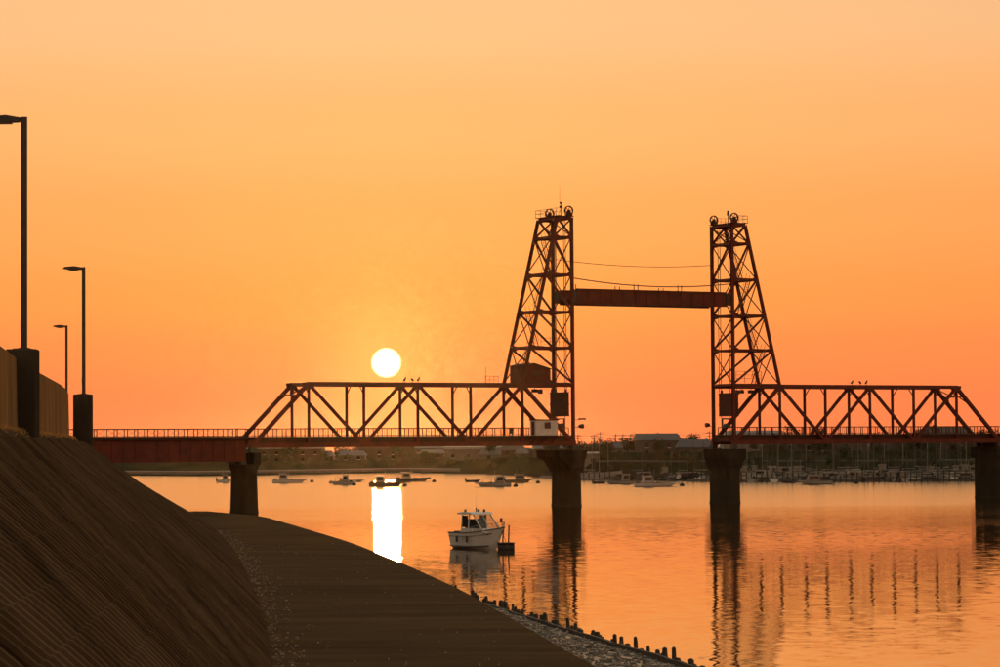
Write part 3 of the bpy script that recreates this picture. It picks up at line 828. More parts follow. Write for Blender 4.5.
# lifted span: two plate girders with deck between
ls = empty('lift_span', bpt(LSP + .8, 0, 27.15), TH, 'raised brown plate girder span hanging between the two towers', 'bridge span')
LL = GAP - 1.6
for q in (.35, WID - .35):
    MB().box(0, LL, q - .02, q + .02, .04, 2.0).build('web_plate', steel, ls)
    for z in (.02, 2.02): MB().box(0, LL, q - .2, q + .2, z - .02, z + .02).build('flange', steel, ls)
    for i in range(14):
        x = .1 + i * (LL - .2) / 13; MB().box(x - .015, x + .015, q - .14, q + .14, .045, 1.995).build('stiffener', steel, ls)
MB().box(.05, LL - .05, .58, WID - .58, .5, .62).build('deck', deck_m, ls)
for i in range(8): MB().beam((.4 + i * (LL - .8) / 7, .4, .3), (.4 + i * (LL - .8) / 7, WID - .4, .3), .15, .38, (1, 0, 0)).build('floor_beam', steel_dk, ls, fix=False)
for x, h, q in ((1.6, .75, 3.), (6.2, .45, .35), (6.9, .4, .35), (9.2, .8, .35), (9.85, .75, .35), (13.2, .35, .35), (13.9, .35, .35), (16.3, .85, .35), (16.9, .8, .35)):
    MB().tube((x, q, 2.04), (x, q, 2.04 + h), .06, 6).build('signal_post', dark_metal, ls)
for x in (-.6, LL + .6):
    for q in (.3, WID - .3): MB().box(min(x, 0 if x < 0 else LL), max(x, 0 if x < 0 else LL), q - .12, q + .12, .2, 1.9).build('guide_shoe', dark_metal, ls)
for x in (-.45, LL + .45):
    for q in (.3, WID - .3):
        MB().tube((x, q, 1.9), (x if x < 5 else x, q, 38.55 + .9 - 27.15), .03, 5).build('hoist_rope', rope_m, ls, fix=False)
# power cables slung between the towers
for nm, q, za, zb_, sag, r_, lb in (('slung_cable', WID - .2, 33.35, 33.2, .55, .04, 'thin upper cable slung between the two tower tops'), ('slung_cable', .25, 30.6, 30.35, .75, .07, 'thicker lower cable slung just above the lifted span')):
    pts = []
    for k in range(25):
        f = k / 24; pts.append((f * (GAP - .5), 0, za - 30 + (zb_ - za) * f - 4 * sag * f * (1 - f)))
    o = MB().path(pts, r_, 6).build(nm, rope_m); o.location = bpt(LSP + .25, q, 30); o.rotation_euler = (0, 0, TH)
    tag(o, lb, 'cable', 'cables between the lift towers')

# machinery house in the left tower, above the top chord
mh = empty('machinery_house', bpt(LSP, 0, ZT + .10), TH, 'rust red sheet metal machinery house inside the left tower', 'machinery house')
x0, x1 = -7.0, -3.25
MB().prism([(x0, 0), (x1, 0), (x1, 1.75), (x0 + 1.2, 2.45), (x0, 2.2)], 'y', .35, WID - .35).build('wall', steel, mh)
MB().add([(x0 - .15, .2, 2.22), (x0 + 1.2, .2, 2.52), (x0 + 1.2, WID - .2, 2.52), (x0 - .15, WID - .2, 2.22), (x1 + .2, .2, 1.78), (x1 + .2, WID - .2, 1.78),
          (x0 - .15, .2, 2.28), (x0 + 1.2, .2, 2.58), (x0 + 1.2, WID - .2, 2.58), (x0 - .15, WID - .2, 2.28), (x1 + .2, .2, 1.84), (x1 + .2, WID - .2, 1.84)],
         [(3, 2, 1, 0), (2, 5, 4, 1), (6, 7, 8, 9), (7, 10, 11, 8), (0, 1, 7, 6), (1, 4, 10, 7), (4, 5, 11, 10), (5, 2, 8, 11), (2, 3, 9, 8), (3, 0, 6, 9)]).build('roof', steel_dk, mh)
for a in (x0 + 1.0, x0 + 1.7): MB().box(a, a + .6, .31, .345, .95, 1.5).build('window', glass, mh)
for i in range(9):
    x = x0 + .2 + i * .42; MB().box(x, x + .04, .325, .349, .05, 1.6).build('cladding_rib', steel, mh)
# keeper's hut on the deck
hu = empty('deck_hut', bpt(LSP - 6.75, -1.75, ZB + 1.40), TH, 'small white hut with a dark window on the bridge deck by the left tower', 'hut')
MB().box(0, 3.3, 0, 1.5, 0, 1.95).build('wall', white_paint, hu)
MB().prism([(-.15, 1.97), (3.45, 1.97), (3.45, 2.08), (-.15, 2.12)], 'y', -.15, 1.65).build('roof', steel_dk, hu)
wf = MB().box(1.35, 2.15, -.03, -.002, .95, 1.65).build('window', glass, hu)
fr = MB(); fr.box(1.29, 1.35, -.045, -.002, .89, 1.71); fr.box(2.15, 2.21, -.045, -.002, .89, 1.71); fr.box(1.35, 2.15, -.045, -.002, .89, .95); fr.box(1.35, 2.15, -.045, -.002, 1.65, 1.71)
fr.build('frame', dark_metal, wf)
MB().box(-.04, -.002, .4, 1.15, .05, 1.8).build('door', steel_dk, hu)
MB().box(-.1, 3.4, -.1, 1.6, -.14, -.003).build('floor', steel_dk, hu)
for x in (.1, 1.65, 3.2):
    mb = MB(); mb.beam((x, 1.5, -1.05), (x, .0, -.15), .1, .12, (1, 0, 0)); mb.build('bracket', steel_dk, hu, fix=False)
# boards standing on the deck
for t, q, w_, h_, lb in ((LSP - 9.3, .8, .55, 1.05, 'dark notice board at the deck railing left of the white hut'), (LSP - 7.55, .8, .35, 1.2, 'narrow dark post board beside the white hut')):
    o = empty('notice_board', bpt(t, q, ZB + 1.40), TH, lb, 'notice board', 'notice boards on the bridge deck')
    MB().box(0, w_, -.03, .03, .25, h_).build('panel', dark_metal, o)
    for x in (.06, w_ - .06): MB().box(x - .03, x + .03, .035, .075, 0, h_ * .9).build('post', dark_metal, o)
# work platform rail on the top chord left of the left tower
wp = empty('chord_platform', bpt(LSP - 10.6, WID, ZT + .01), TH, 'small railed platform with a rod on the truss top left of the tower', 'platform')
mb = MB()
for z in (.5, 1.0): mb.beam((0, 0, z), (2.0, 0, z), .05, .05)
for x in (0, .65, 1.3, 2.0): mb.beam((x, 0, 0), (x, 0, 1.0), .05, .05)
mb.build('railing', galv, wp, fix=False)
MB().tube((.15, .1, 0), (.15, .1, 2.2), .03, 6).build('rod', dark_metal, wp)
MB().box(-.1, 2.1, -.2, .3, 0, .04).build('plate', steel_dk, wp)

# perched birds
def bird(t, q, face, up, label, sc_=1.):
    mb = MB(); spine = [(-.26, .02, .02), (-.20, .05, .055), (-.12, .11, .10), (-.03, .18, .14), (.04, .25, .135), (.09, .32, .10), (.11, .38 + up * .6, .07), (.13, .43 + up, .068), (.17, .45 + up, .05), (.24, .44 + up, .012)]
    rings = []
    for k, (x, z, r_) in enumerate(spine):
        a, b = spine[max(0, k - 1)], spine[min(len(spine) - 1, k + 1)]
        tx, tz = b[0] - a[0], b[1] - a[1]; l_ = math.hypot(tx, tz); tx, tz = tx / l_, tz / l_
        rings.append([(face * (x - tz * r_ * math.sin(6.283 * i / 8)) * sc_, r_ * math.cos(6.283 * i / 8) * sc_ * .9, (z + .12 + tx * r_ * math.sin(6.283 * i / 8)) * sc_) for i in range(8)])
    mb.loft(rings)
    for y in (-.05, .05): mb.tube((0, y * sc_, .2 * sc_), (.02 * face, y * sc_, 0), .015, 5); mb.box(-.03, .07, y * sc_ - .03, y * sc_ + .03, 0, .015)
    o = mb.build('perched_bird', feather, None, smooth=True); o.location = bpt(t, q, ZT - .01); o.rotation_euler = (0, 0, TH)
    tag(o, label, 'bird', 'birds perched on the truss tops')
for i, (t, f, u) in enumerate(((21.5, 1, .02), (22.6, -1, -.12), (23.5, 1, .06))): bird(t, 0, f, u, 'dark bird on the left truss top, ' + ('leftmost of three', 'hunched middle one of three', 'rightmost of three')[i], 1.1)
for i, (t, f, u) in enumerate(((TR + 20.3, 1, .03), (TR + 21.7, -1, -.1), (TR + 22.8, 1, .05))): bird(t, 0, f, u, 'dark bird on the right truss top, ' + ('leftmost of three', 'hunched middle one of three', 'rightmost of three')[i], 1.1)

# ================================================================== boats
def hull_mb(L_, B, H, flare=.35, sheer=.35, n=13):
    outer = []
    for k in range(n):
        f = k / (n - 1); x = -L_ / 2 + L_ * f
        w_ = B / 2 * (.86 + .14 * math.sin(min(1, f * 1.6) * math.pi / 2)) * (1 if f < .5 else max(.02, 1 - ((f - .5) / .5) ** 2.2))
        zd = H * (1 + sheer * max(0, f - .35) ** 2 * 2.0)
        kz = -.35 * H if f < .8 else -.35 * H + (zd * .8) * ((f - .8) / .2) ** 1.7
        wb = w_ * (.80 - flare * max(0, f - .45) * 1.2); ch = kz + (zd - kz) * .38
        xo = L_ * .06 * max(0, f - .6) / .4
        outer.append([(x + xo, -w_, zd), (x, -wb, ch), (x - xo * .5, 0, kz), (x, wb, ch), (x + xo, w_, zd)])
    return outer
def boat(name, L_, B, H, hm, kind, loc, rz, label, cat='boat', group='moored boats'):
    r_ = empty(name, loc, rz, label, cat, group)
    o_ = hull_mb(L_, B, H)
    hmb = MB(); n = len(o_)
    hmb.loft(o_, cap=False, closed=False); hmb.add(o_[0], [(0, 1, 2, 3, 4)])
    # inner well
    inn = [[(x, y * .86, H * .55 + (z - H) * .9 if i in (0, 4) else H * .45) for i, (x, y, z) in enumerate(s_) if i in (0, 4)] for s_ in o_]
    for k in range(n - 1):
        a, b = o_[k], o_[k + 1]; c, d_ = inn[k], inn[k + 1]
        hmb.add([a[0], b[0], d_[0], c[0]], [(0, 1, 2, 3)]); hmb.add([a[4], b[4], d_[1], c[1]], [(3, 2, 1, 0)]); hmb.add([c[0], d_[0], d_[1], c[1]], [(0, 1, 2, 3)])
    hmb.add([o_[0][0], o_[0][4], inn[0][1], inn[0][0]], [(0, 1, 2, 3)])
    hmb.build('hull', hm, r_, fix=False)
    ru = MB()
    for s_ in (0, 4): ru.path([Vector(s[s_]) + Vector((0, 0, .02)) for s in o_], .035, 5)
    ru.build('gunwale', dark_metal, r_, fix=False)
    zc = H * .5
    if kind in ('cabin', 'fishing', 'sail'):
        f0, f1 = {'cabin': (-.12, .22), 'fishing': (-.30, -.08), 'sail': (-.1, .25)}[kind]
        ch = {'cabin': 1.5, 'fishing': 1.75, 'sail': .75}[kind]; wd = B * .34
        prof = [(L_ * f0, zc), (L_ * f1 + .5, zc), (L_ * f1, zc + ch), (L_ * f0 + .1, zc + ch)]
        MB().prism(prof, 'y', -wd, wd).build('cabin', weathered if hm is not hull_ms[0] else hull_ms[1], r_)
        MB().prism([(L_ * f0 - .15, zc + ch + .003), (L_ * f1 + .2, zc + ch + .003), (L_ * f1 + .12, zc + ch + .08), (L_ * f0 - .1, zc + ch + .08)], 'y', -wd - .08, wd + .08).build('roof', hull_ms[1], r_)
        for s_ in (-1, 1): MB().box(L_ * f0 + .3, L_ * f1 - .05, s_ * wd - .012 + .012 * s_, s_ * wd + .012 + .012 * s_, zc + ch * .5, zc + ch * .86).build('window', glass, r_)
    if kind == 'sail':
        MB().tube((L_ * .08, 0, zc + .7), (L_ * .08, 0, zc + L_ * 1.15), .06, 6, .04).build('mast', wall_ms[1], r_)
        MB().tube((L_ * .08, 0, zc + 1.3), (-L_ * .36, 0, zc + 1.35), .09, 6).build('boom', galv, r_)
        mb = MB()
        for e in ((L_ * .5, 0, H * 1.3), (-L_ * .5, 0, H), (L_ * .05, B * .45, H), (L_ * .05, -B * .45, H)): mb.tube((L_ * .08, 0, zc + L_ * 1.13), e, .016, 4)
        mb.build('stay', rope_m, r_, fix=False)
    if kind == 'fishing':
        MB().tube((-L_ * .02, 0, zc), (-L_ * .02, 0, zc + 3.0), .06, 6, .04).build('mast', galv, r_)
        mb = MB(); zz = H + .9
        for x in (L_ * .08, L_ * .32):
            for y in (-B * .3, B * .3): mb.tube((x, y, H * .6), (x, y, zz), .03, 5)
        for y in (-B * .3, B * .3): mb.tube((L_ * .08, y, zz), (L_ * .32, y, zz), .03, 5)
        mb.build('rail', galv, r_, fix=False)
        MB().box(L_ * .02, L_ * .16, -B * .22, B * .22, zc, zc + .55).build('hatch', wall_ms[1], r_)
        MB().box(-L_ * .45, -L_ * .36, -B * .25, B * .25, zc, zc + .7).build('engine_box', wall_ms[1], r_)
    if kind in ('skiff', 'cabin'):
        MB().box(-L_ / 2 - .25, -L_ / 2 + .08, -.18, .18, H * .4, H + .55).build('outboard', dark_metal, r_)
    if kind == 'skiff':
        for x in (-L_ * .2, L_ * .12): MB().box(x - .12, x + .12, -B * .40, B * .40, H * .62, H * .7).build('bench', hull_ms[3], r_)
    if kind == 'cabin':
        MB().tube((L_ * -.05, 0, zc + 1.5), (L_ * -.05, 0, zc + 2.9), .03, 5).build('mast', galv, r_)
    return r_
def at_px(px, py): p = on_z(px, py, 0); return (p.x, p.y, .0)

# main motor boat in midstream
mbp = on_z(480, 548.5, 0)
RZ = R(-55)
mbt = empty('motor_boat', (mbp.x, mbp.y, 0), RZ, 'white cabin motor boat anchored alone in midstream', 'motor boat')
L_, B, H = 6.0, 2.35, 1.26
o_ = hull_mb(L_, B, H, .5, .45, 17)
hm = MB(); hm.loft(o_, cap=False, closed=False); hm.add(o_[0], [(0, 1, 2, 3, 4)])
hm.build('hull', hull_ms[0], mbt, fix=False)
dk = MB()
for k in range(len(o_) - 1):
    a, b = o_[k], o_[k + 1]; dz = -.06
    dk.add([(a[0][0], a[0][1] * .99, a[0][2] + dz), (b[0][0], b[0][1] * .99, b[0][2] + dz), (b[4][0], b[4][1] * .99, b[4][2] + dz), (a[4][0], a[4][1] * .99, a[4][2] + dz)], [(0, 1, 2, 3)])
dk.build('deck', cream_paint, mbt, fix=False)
ru = MB()
for s_ in (0, 4): ru.path([Vector(s[s_]) + Vector((0, 0, .0)) for s in o_], .05, 6)
ru.build('rub_rail', wall_ms[1], mbt, fix=False)
for s_ in (0, 4):
    sgn = -1 if s_ == 0 else 1
    pts = []
    for s in o_[:-2]:
        a, b = Vector(s[s_]), Vector(s[1 if s_ == 0 else 3]); pts.append(a.lerp(b, .28) + Vector((0, sgn * .012, 0)))
    MB().path(pts, .022, 5).build('hull_stripe', dark_metal, mbt, fix=False)
# registration letters on the side
for s_ in (-1, 1):
    lt = MB()
    for x, strokes in ((-.85, ((0, 0, 0, .42), (0, .42, .22, .42), (0, .22, .18, .22))), (-.35, ((0, 0, 0, .42), (0, 0, .3, 0)))):
        for ax, az, bx2, bz in strokes: lt.beam((x + ax, s_ * (B / 2 * .955), .48 + az), (x + bx2, s_ * (B / 2 * .955), .48 + bz), .02, .065)
    lt.build('lettering', hull_ms[1], mbt, fix=False)
zc = H - .05
cab = [(-1.35, zc), (2.2, zc + .08), (1.5, zc + .40), (-1.35, zc + .42)]
MB().prism(cab, 'y', -.92, .92).build('cabin', hull_ms[0], mbt)
# window posts, glass, hard top
zr = zc + 1.48
for y in (-.87, .87):
    for a, b in (((-1.32, zc + .42), (-1.25, zr)), ((-.35, zc + .42), (-.3, zr)), ((1.45, zc + .40), (.28, zr))): MB().beam((a[0], y, a[1]), (b[0], y * .92, b[1]), .07, .09).build('window_post', hull_ms[0], mbt, fix=False)
MB().beam((1.45, 0, zc + .40), (.28, 0, zr), .05, .05).build('window_post', hull_ms[0], mbt, fix=False)
wsh = MB()
for y0, y1 in ((-.84, -.04), (.04, .84)): wsh.add([(1.43, y0, zc + .44), (1.43, y1, zc + .44), (.30, y1 * .93, zr - .03), (.30, y0 * .93, zr - .03), (1.41, y0, zc + .44), (1.41, y1, zc + .44), (.28, y1 * .93, zr - .03), (.28, y0 * .93, zr - .03)], [(0, 1, 2, 3), (7, 6, 5, 4), (0, 4, 5, 1), (1, 5, 6, 2), (2, 6, 7, 3), (3, 7, 4, 0)])
clear = bpy.data.materials.new('clear_glass'); clear.use_nodes = True
cb = clear.node_tree.nodes['Principled BSDF']; cb.inputs['Transmission Weight'].default_value = .9; cb.inputs['Roughness'].default_value = .05; cb.inputs['IOR'].default_value = 1.15; cb.inputs['Base Color'].default_value = (.75, .72, .65, 1)
wsh.build('windscreen', clear, mbt)
for y in (-.865, .865): MB().box(-1.2, -.42, y - .008, y + .008, zc + .48, zr - .06).build('side_window', glass, mbt)
MB().prism([(-1.75, zr + .02), (.34, zr), (.48, zr + .04), (.1, zr + .2), (-.8, zr + .24), (-1.7, zr + .16)], 'y', -1.0, 1.0).build('hard_top', hull_ms[0], mbt, bevel=.02)
MB().box(-1.2, -.7, -.62, .62, zc + .05, zc + 1.12).build('seat', rubber, mbt, bevel=.03)
MB().box(.2, .75, -.7, .1, zc + .1, zc + .72).build('dashboard', rubber, mbt, bevel=.03)
for x, y in ((-1.3, -.5), (-.7, .35), (-.1, .5)): MB().tube((x, y, zr + .17), (x, y, zr + .42), .11, 8, .08).build('roof_lamp', dark_metal, mbt)
MB().tube((-.5, 0, zr + .2), (-.5, 0, zr + .55), .05, 6).build('beacon', dark_metal, mbt)
MB().tube((-.35, -.1, zr + .2), (-.3, -.1, zr + 1.7), .009, 5, .005).build('antenna', galv, mbt)
br = MB()
rl = []
for k in range(9, len(o_)):
    for s_ in (0, 4):
        p_ = Vector(o_[k][s_]); br.tube(p_ * 1.0, p_ + Vector((0, 0, .45)), .018, 5)
for s_ in (0, 4): br.path([Vector(o_[k][s_]) + Vector((0, 0, .45)) for k in range(9, len(o_))], .02, 5)
br.build('bow_rail', galv, mbt, fix=False)
MB().box(-L_ / 2 - .4, -L_ / 2 - .02, -.25, .25, .1, 1.35).build('outboard', dark_metal, mbt, bevel=.05)
fd = MB(); fd.tube((L_ / 2 + .1, 0, H * 1.3), (L_ / 2 + .12, 0, H * 1.3 + .85), .02, 5); fd.build('flag_staff', galv, mbt)
MB().box(L_ / 2 - .2, L_ / 2 + .09, -.01, .01, H * 1.3 + .45, H * 1.3 + .83).build('flag', red_cloth, mbt)
for k_, s_ in ((4, 0), (8, 0), (6, 4)):                              # fenders and the mooring line
    p_ = Vector(o_[k_][s_]) + Vector((0, -.1 if s_ == 0 else .1, 0)); MB().tube(p_ + Vector((0, 0, -.75)), p_ + Vector((0, 0, -.25)), .1, 8).build('fender', hull_ms[2], mbt)
MB().tube((L_ / 2 - .05, 0, H * 1.25), (L_ / 2 + 1.1, -.1, .05), .02, 5).build('mooring_line', rope_m, mbt, fix=False)
bs = MB()
for s_ in (1, 3): bs.path([Vector(s[s_]) + Vector((0, .012 if s_ == 3 else -.012, -.02)) for s in o_[:-3]], .05, 5)
bs.build('boot_stripe', hull_ms[2], mbt, fix=False)
# dark float moored at its bow
fp = on_z(506, 549.5, 0)
fl = empty('mooring_float', (fp.x, fp.y, 0), R(5), 'dark floating drum raft with two short poles at the motor boat bow', 'float')
mb = MB(); mb.tube((-.62, -.28, .15), (.62, -.28, .15), .32, 12); mb.tube((-.62, .28, .15), (.62, .28, .15), .32, 12); mb.build('drum', rubber, fl)
MB().box(-.66, .66, -.55, .55, .475, .55).build('platform', timber, fl)
for x, h in ((-.25, 1.15), (.2, 1.35)): MB().tube((x, 0, .55), (x + .05, 0, .55 + h), .06, 7).build('pole', timber, fl)

# moored boats on the far side of the channel: (px, waterline py, length px, kind, hull, heading, label)
far_boats = [
    (224, 482.5, 14, 'cabin', 0, 5, 'small white boat partly hidden behind the left pier'),
    (289, 482.8, 33, 'fishing', 0, 6, 'pale fishing boat crowded with gear, first right of the left pier'),
    (342, 484.6, 22, 'fishing', 1, 172, 'grey fishing boat with low mast between left pier and sun glitter'),
    (352, 482, 22, 'skiff', 1, 8, 'grey open skiff overlapping the fishing boat left of the glitter'),
    (386, 486.0, 34, 'fishing', 3, 4, 'brown fishing boat right above the sun glitter on the water'),
    (412, 481.4, 34, 'fishing', 2, 10, 'dark fishing boat just right of the sun glitter'),
    (494, 486.5, 34, 'fishing', 1, 185, 'grey fishing boat with gear, nearest the left tower pier'),
    (473, 482, 14, 'skiff', 2, 4, 'small dark skiff at the stern of the grey fishing boat'),
    (518, 482.5, 26, 'cabin', 3, 5, 'brown cabin boat between the grey fishing boat and the left tower pier'),
    (599.5, 483.6, 13, 'skiff', 2, 2, 'low dark rowing skiff right of the left tower pier'),
    (621, 484.0, 30, 'fishing', 1, 184, 'grey working boat with rigging midway between the tower piers'),
    (655, 486.6, 42, 'fishing', 0, 4, 'longest pale fishing boat moored between the tower piers'),
    (788, 482.9, 14, 'skiff', 2, 180, 'low black skiff right of the right tower pier'),
    (816, 484.4, 32, 'cabin', 1, 182, 'grey cabin boat lying in front of the marina'),
]
for px, py, lp, kind, hi, hd, lb in far_boats:
    p = on_z(px, py, 0); D = p.y; Lm = lp * D / F
    B_ = max(1.3, Lm * .3); H_ = .62 if kind != 'skiff' else .42
    boat({'skiff': 'skiff', 'fishing': 'fishing_boat', 'cabin': 'cabin_boat', 'sail': 'sailing_boat'}[kind], Lm, B_, H_ * (1.15 if lp > 30 else 1), hull_ms[hi], kind, (p.x, p.y, 0), R(hd), lb, 'boat', 'boats moored in the channel')
buoy_px = [(331, 483.2, 'right of the crowded fishing boat'), (312, 482, 'small one close to the crowded fishing boat'), (354, 485.2, 'under the grey skiff'), (405, 486.2, 'right of the brown fishing boat'), (434, 482, 'right of the dark fishing boat'),
           (515.5, 486.5, 'between the grey fishing boat and cabin boat'), (538, 483.2, 'left of the left tower pier'), (682, 486, 'right of the longest fishing boat'), (856, 483.6, 'in front of the marina right part')]
for px, py, lb in buoy_px:
    p = on_z(px, py, 0); b_ = empty('mooring_buoy', (p.x, p.y, 0), 0, 'dark round mooring buoy ' + lb, 'buoy', 'mooring buoys')
    k = 10; mb = MB().loft([[(r_ * math.cos(6.283 * i / k), r_ * math.sin(6.283 * i / k), z) for i in range(k)] for z, r_ in ((-.3, .2), (-.1, .42), (.15, .5), (.4, .4), (.55, .18))])
    mb.build('float', rubber, b_, smooth=True); MB().tube((0, 0, .5), (0, 0, .8), .06, 6).build('post', dark_metal, b_)

# ================================================================== far bank
SH_px = [(-120, 476.5), (60, 476), (130, 475.6), (200, 476.2), (300, 474.5), (400, 472.6), (470, 473.5), (520, 475.5), (548, 478), (600, 480), (740, 481.6), (860, 481.4), (1000, 480.4), (1130, 479.4)]
SHORE = [(px, on_z(px, py, 0).y) for px, py in SH_px]
def shore(px): return smooth_tab(SHORE, px, 14)
def far_xy(px, d):
    D = shore(px) + d; r = ray(px, 447); return r.x / r.y * D, D
def rise(px): return 1.0 if px > 590 else (.62 if px < 470 else .62 + .38 * (px - 470) / 120)
PROF = [(-6, -1.0), (0, -.05), (3, .5), (16, 1.1), (22, 1.4), (34, 4.1), (38, 4.2), (50, 6.4), (56, 6.5), (72, 5.0), (100, 4.6), (400, 4.2), (2600, 4.0)]
def far_z(px, d):
    z = interp(PROF, d); return z * rise(px) if z > 0 else z
bank_m = mat('far_bank_grass', (.060, .060, .032), (.028, .030, .017), .06, .95, spec=0, coords='World', stretch=(1, .6, 1.5), detail=8, bump=.2, bscale=.5)
rows = []
px = -260.
while px <= 1300:
    rr = []
    for d, _ in PROF:
        x, y = far_xy(px, d); rr.append((x, y, far_z(px, d) + (.25 * hn(px * .11, d) if d > 4 else 0)))
    rows.append(rr); px += 8
fb = grid(rows, 'far_bank', bank_m)
tag(fb, 'far river bank with grassy levee', None, None, 'structure')
# paved berm strips along the far levee
rows = []
px = 588.
while px <= 1300:
    x0_, y0_ = far_xy(px, 34.3); x1_, y1_ = far_xy(px, 37.7); z = far_z(px, 36) + .25; rows.append([(x0_, y0_, z - .8), (x0_, y0_, z), (x1_, y1_, z + .05)]); px += 12
tag(grid(rows, 'berm_road', wall_ms[1], None, False), 'pale concrete berm road halfway up the far levee', None, None, 'structure')
rows = []
px = -260.
while px <= 470:
    x0_, y0_ = far_xy(px, 3); x1_, y1_ = far_xy(px, 14); rows.append([(x0_, y0_, .45), (x0_, y0_ + .3, 1.2), (x1_, y1_, 1.45)]); px += 12
tag(grid(rows, 'shore_apron', wall_ms[2], None, False), 'pale apron of bare sand along the far left shore', None, None, 'structure')

# trees: prototypes with leaf clumps, then copies
def tree_proto(seed, h, wd, m):
    rnd = random.Random(seed)
    o = empty('far_tree', (0, 0, -500))
    tk = MB(); tk.tube((0, 0, -.3), (rnd.uniform(-.2, .2), 0, h * .45), .22, 7, .13)
    for k in range(5):
        a = rnd.uniform(0, 6.28); tk.tube((0, 0, h * (.25 + .05 * k)), (math.cos(a) * wd * .33, math.sin(a) * wd * .33, h * (.5 + .08 * k)), .09, 5, .03)
    tk.build('trunk', bark, o, fix=False)
    cr_ = MB(); lobes = [(rnd.uniform(-.32, .32) * wd, rnd.uniform(-.32, .32) * wd, h * rnd.uniform(.42, .84), rnd.uniform(.22, .36) * wd) for _ in range(8)]
    for _ in range(750):
        lx, ly, lz, lr = rnd.choice(lobes)
        v = Vector((rnd.gauss(0, 1), rnd.gauss(0, 1), rnd.gauss(0, .8))).normalized() * lr * rnd.random() ** .4
        c = Vector((lx, ly, lz)) + v
        if c.z < h * .18: continue
        a = Vector((rnd.gauss(0, 1), rnd.gauss(0, 1), rnd.gauss(0, 1))).normalized(); b = a.orthogonal().normalized(); s_ = rnd.uniform(.16, .40)
        b2 = a.cross(b)
        cr_.add([c + b * s_, c + b2 * s_ * .7, c - b * s_, c - b2 * s_ * .7], [(0, 1, 2, 3)])
    cr_.build('crown', m, o, fix=False)
    return o
protos = [tree_proto(11, 6.5, 6.5, leaf_ms[0]), tree_proto(12, 5.2, 6.0, leaf_ms[1]), tree_proto(13, 7.5, 4.6, leaf_ms[0]), tree_proto(14, 4.0, 6.5, leaf_ms[1]), tree_proto(15, 5.0, 5.0, leaf_ms[2])]
rt = random.Random(21)
tspots = []
for px in range(578, 712, 7): tspots.append((px + rt.uniform(-3, 3), rt.uniform(62, 110), rt.uniform(.45, .8)))
for px in range(582, 708, 12): tspots.append((px + rt.uniform(-4, 4), rt.uniform(140, 260), rt.uniform(.6, .95)))
for px in range(738, 1000, 10): tspots.append((px + rt.uniform(-4, 4), rt.uniform(54, 120), rt.uniform(.7, 1.1)))
for px in range(740, 1010, 15): tspots.append((px + rt.uniform(-5, 5), rt.uniform(40, 50), rt.uniform(.35, .6)))
for px in range(262, 305, 5): tspots.append((px + rt.uniform(-2, 2), rt.uniform(70, 110), rt.uniform(.8, 1.1) * (1.15 if 272 < px < 298 else .8)))
for px in range(304, 545, 9): tspots.append((px + rt.uniform(-4, 4), rt.uniform(55, 200), rt.uniform(.55, .95)))
for px in range(545, 580, 8): tspots.append((px, rt.uniform(60, 110), rt.uniform(.7, 1.1)))
for px in range(100, 262, 14): tspots.append((px + rt.uniform(-5, 5), rt.uniform(60, 160), rt.uniform(.4, .7)))
for px in range(585, 712, 9): tspots.append((px + rt.uniform(-4, 4), rt.uniform(22, 48), rt.uniform(.25, .5)))
for px in range(258, 545, 8): tspots.append((px + rt.uniform(-4, 4), rt.uniform(18, 52), rt.uniform(.3, .62)))
for px in range(735, 985, 13): tspots.append((px + rt.uniform(-5, 5), rt.uniform(20, 34), rt.uniform(.3, .55)))
tspots.sort()
used = set()
sect = {}
for px, d, s_ in tspots:
    k = rt.choice((0, 0, 1, 1, 2, 3, 4))
    o = protos[k] if k not in used else copy_tree(protos[k])
    used.add(k)
    x, y = far_xy(px, d); o.location = (x, y, far_z(px, d)); o.rotation_euler = (0, 0, rt.uniform(0, 6.28)); o.scale = (s_ * rt.uniform(.85, 1.15), s_ * rt.uniform(.85, 1.15), s_)
    zone = 'left of the left pier' if px < 240 else 'between left pier and left tower' if px < 566 else 'between the two towers' if px < 724 else 'right of the right tower'
    sect.setdefault(zone, []).append((px, o, k))
for zone, lst in sect.items():
    for i, (px, o, k) in enumerate(sorted(lst, key=lambda a: a[0])):
        tag(o, f"{('dark bushy', 'olive bushy', 'tall dark', 'low spreading', 'brownish')[k]} tree on far bank {zone}, {ordinal(i + 1)} from left", 'tree', 'trees on the far bank')
for k in range(5):
    if k not in used: protos[k].location = (300, 900, 3)

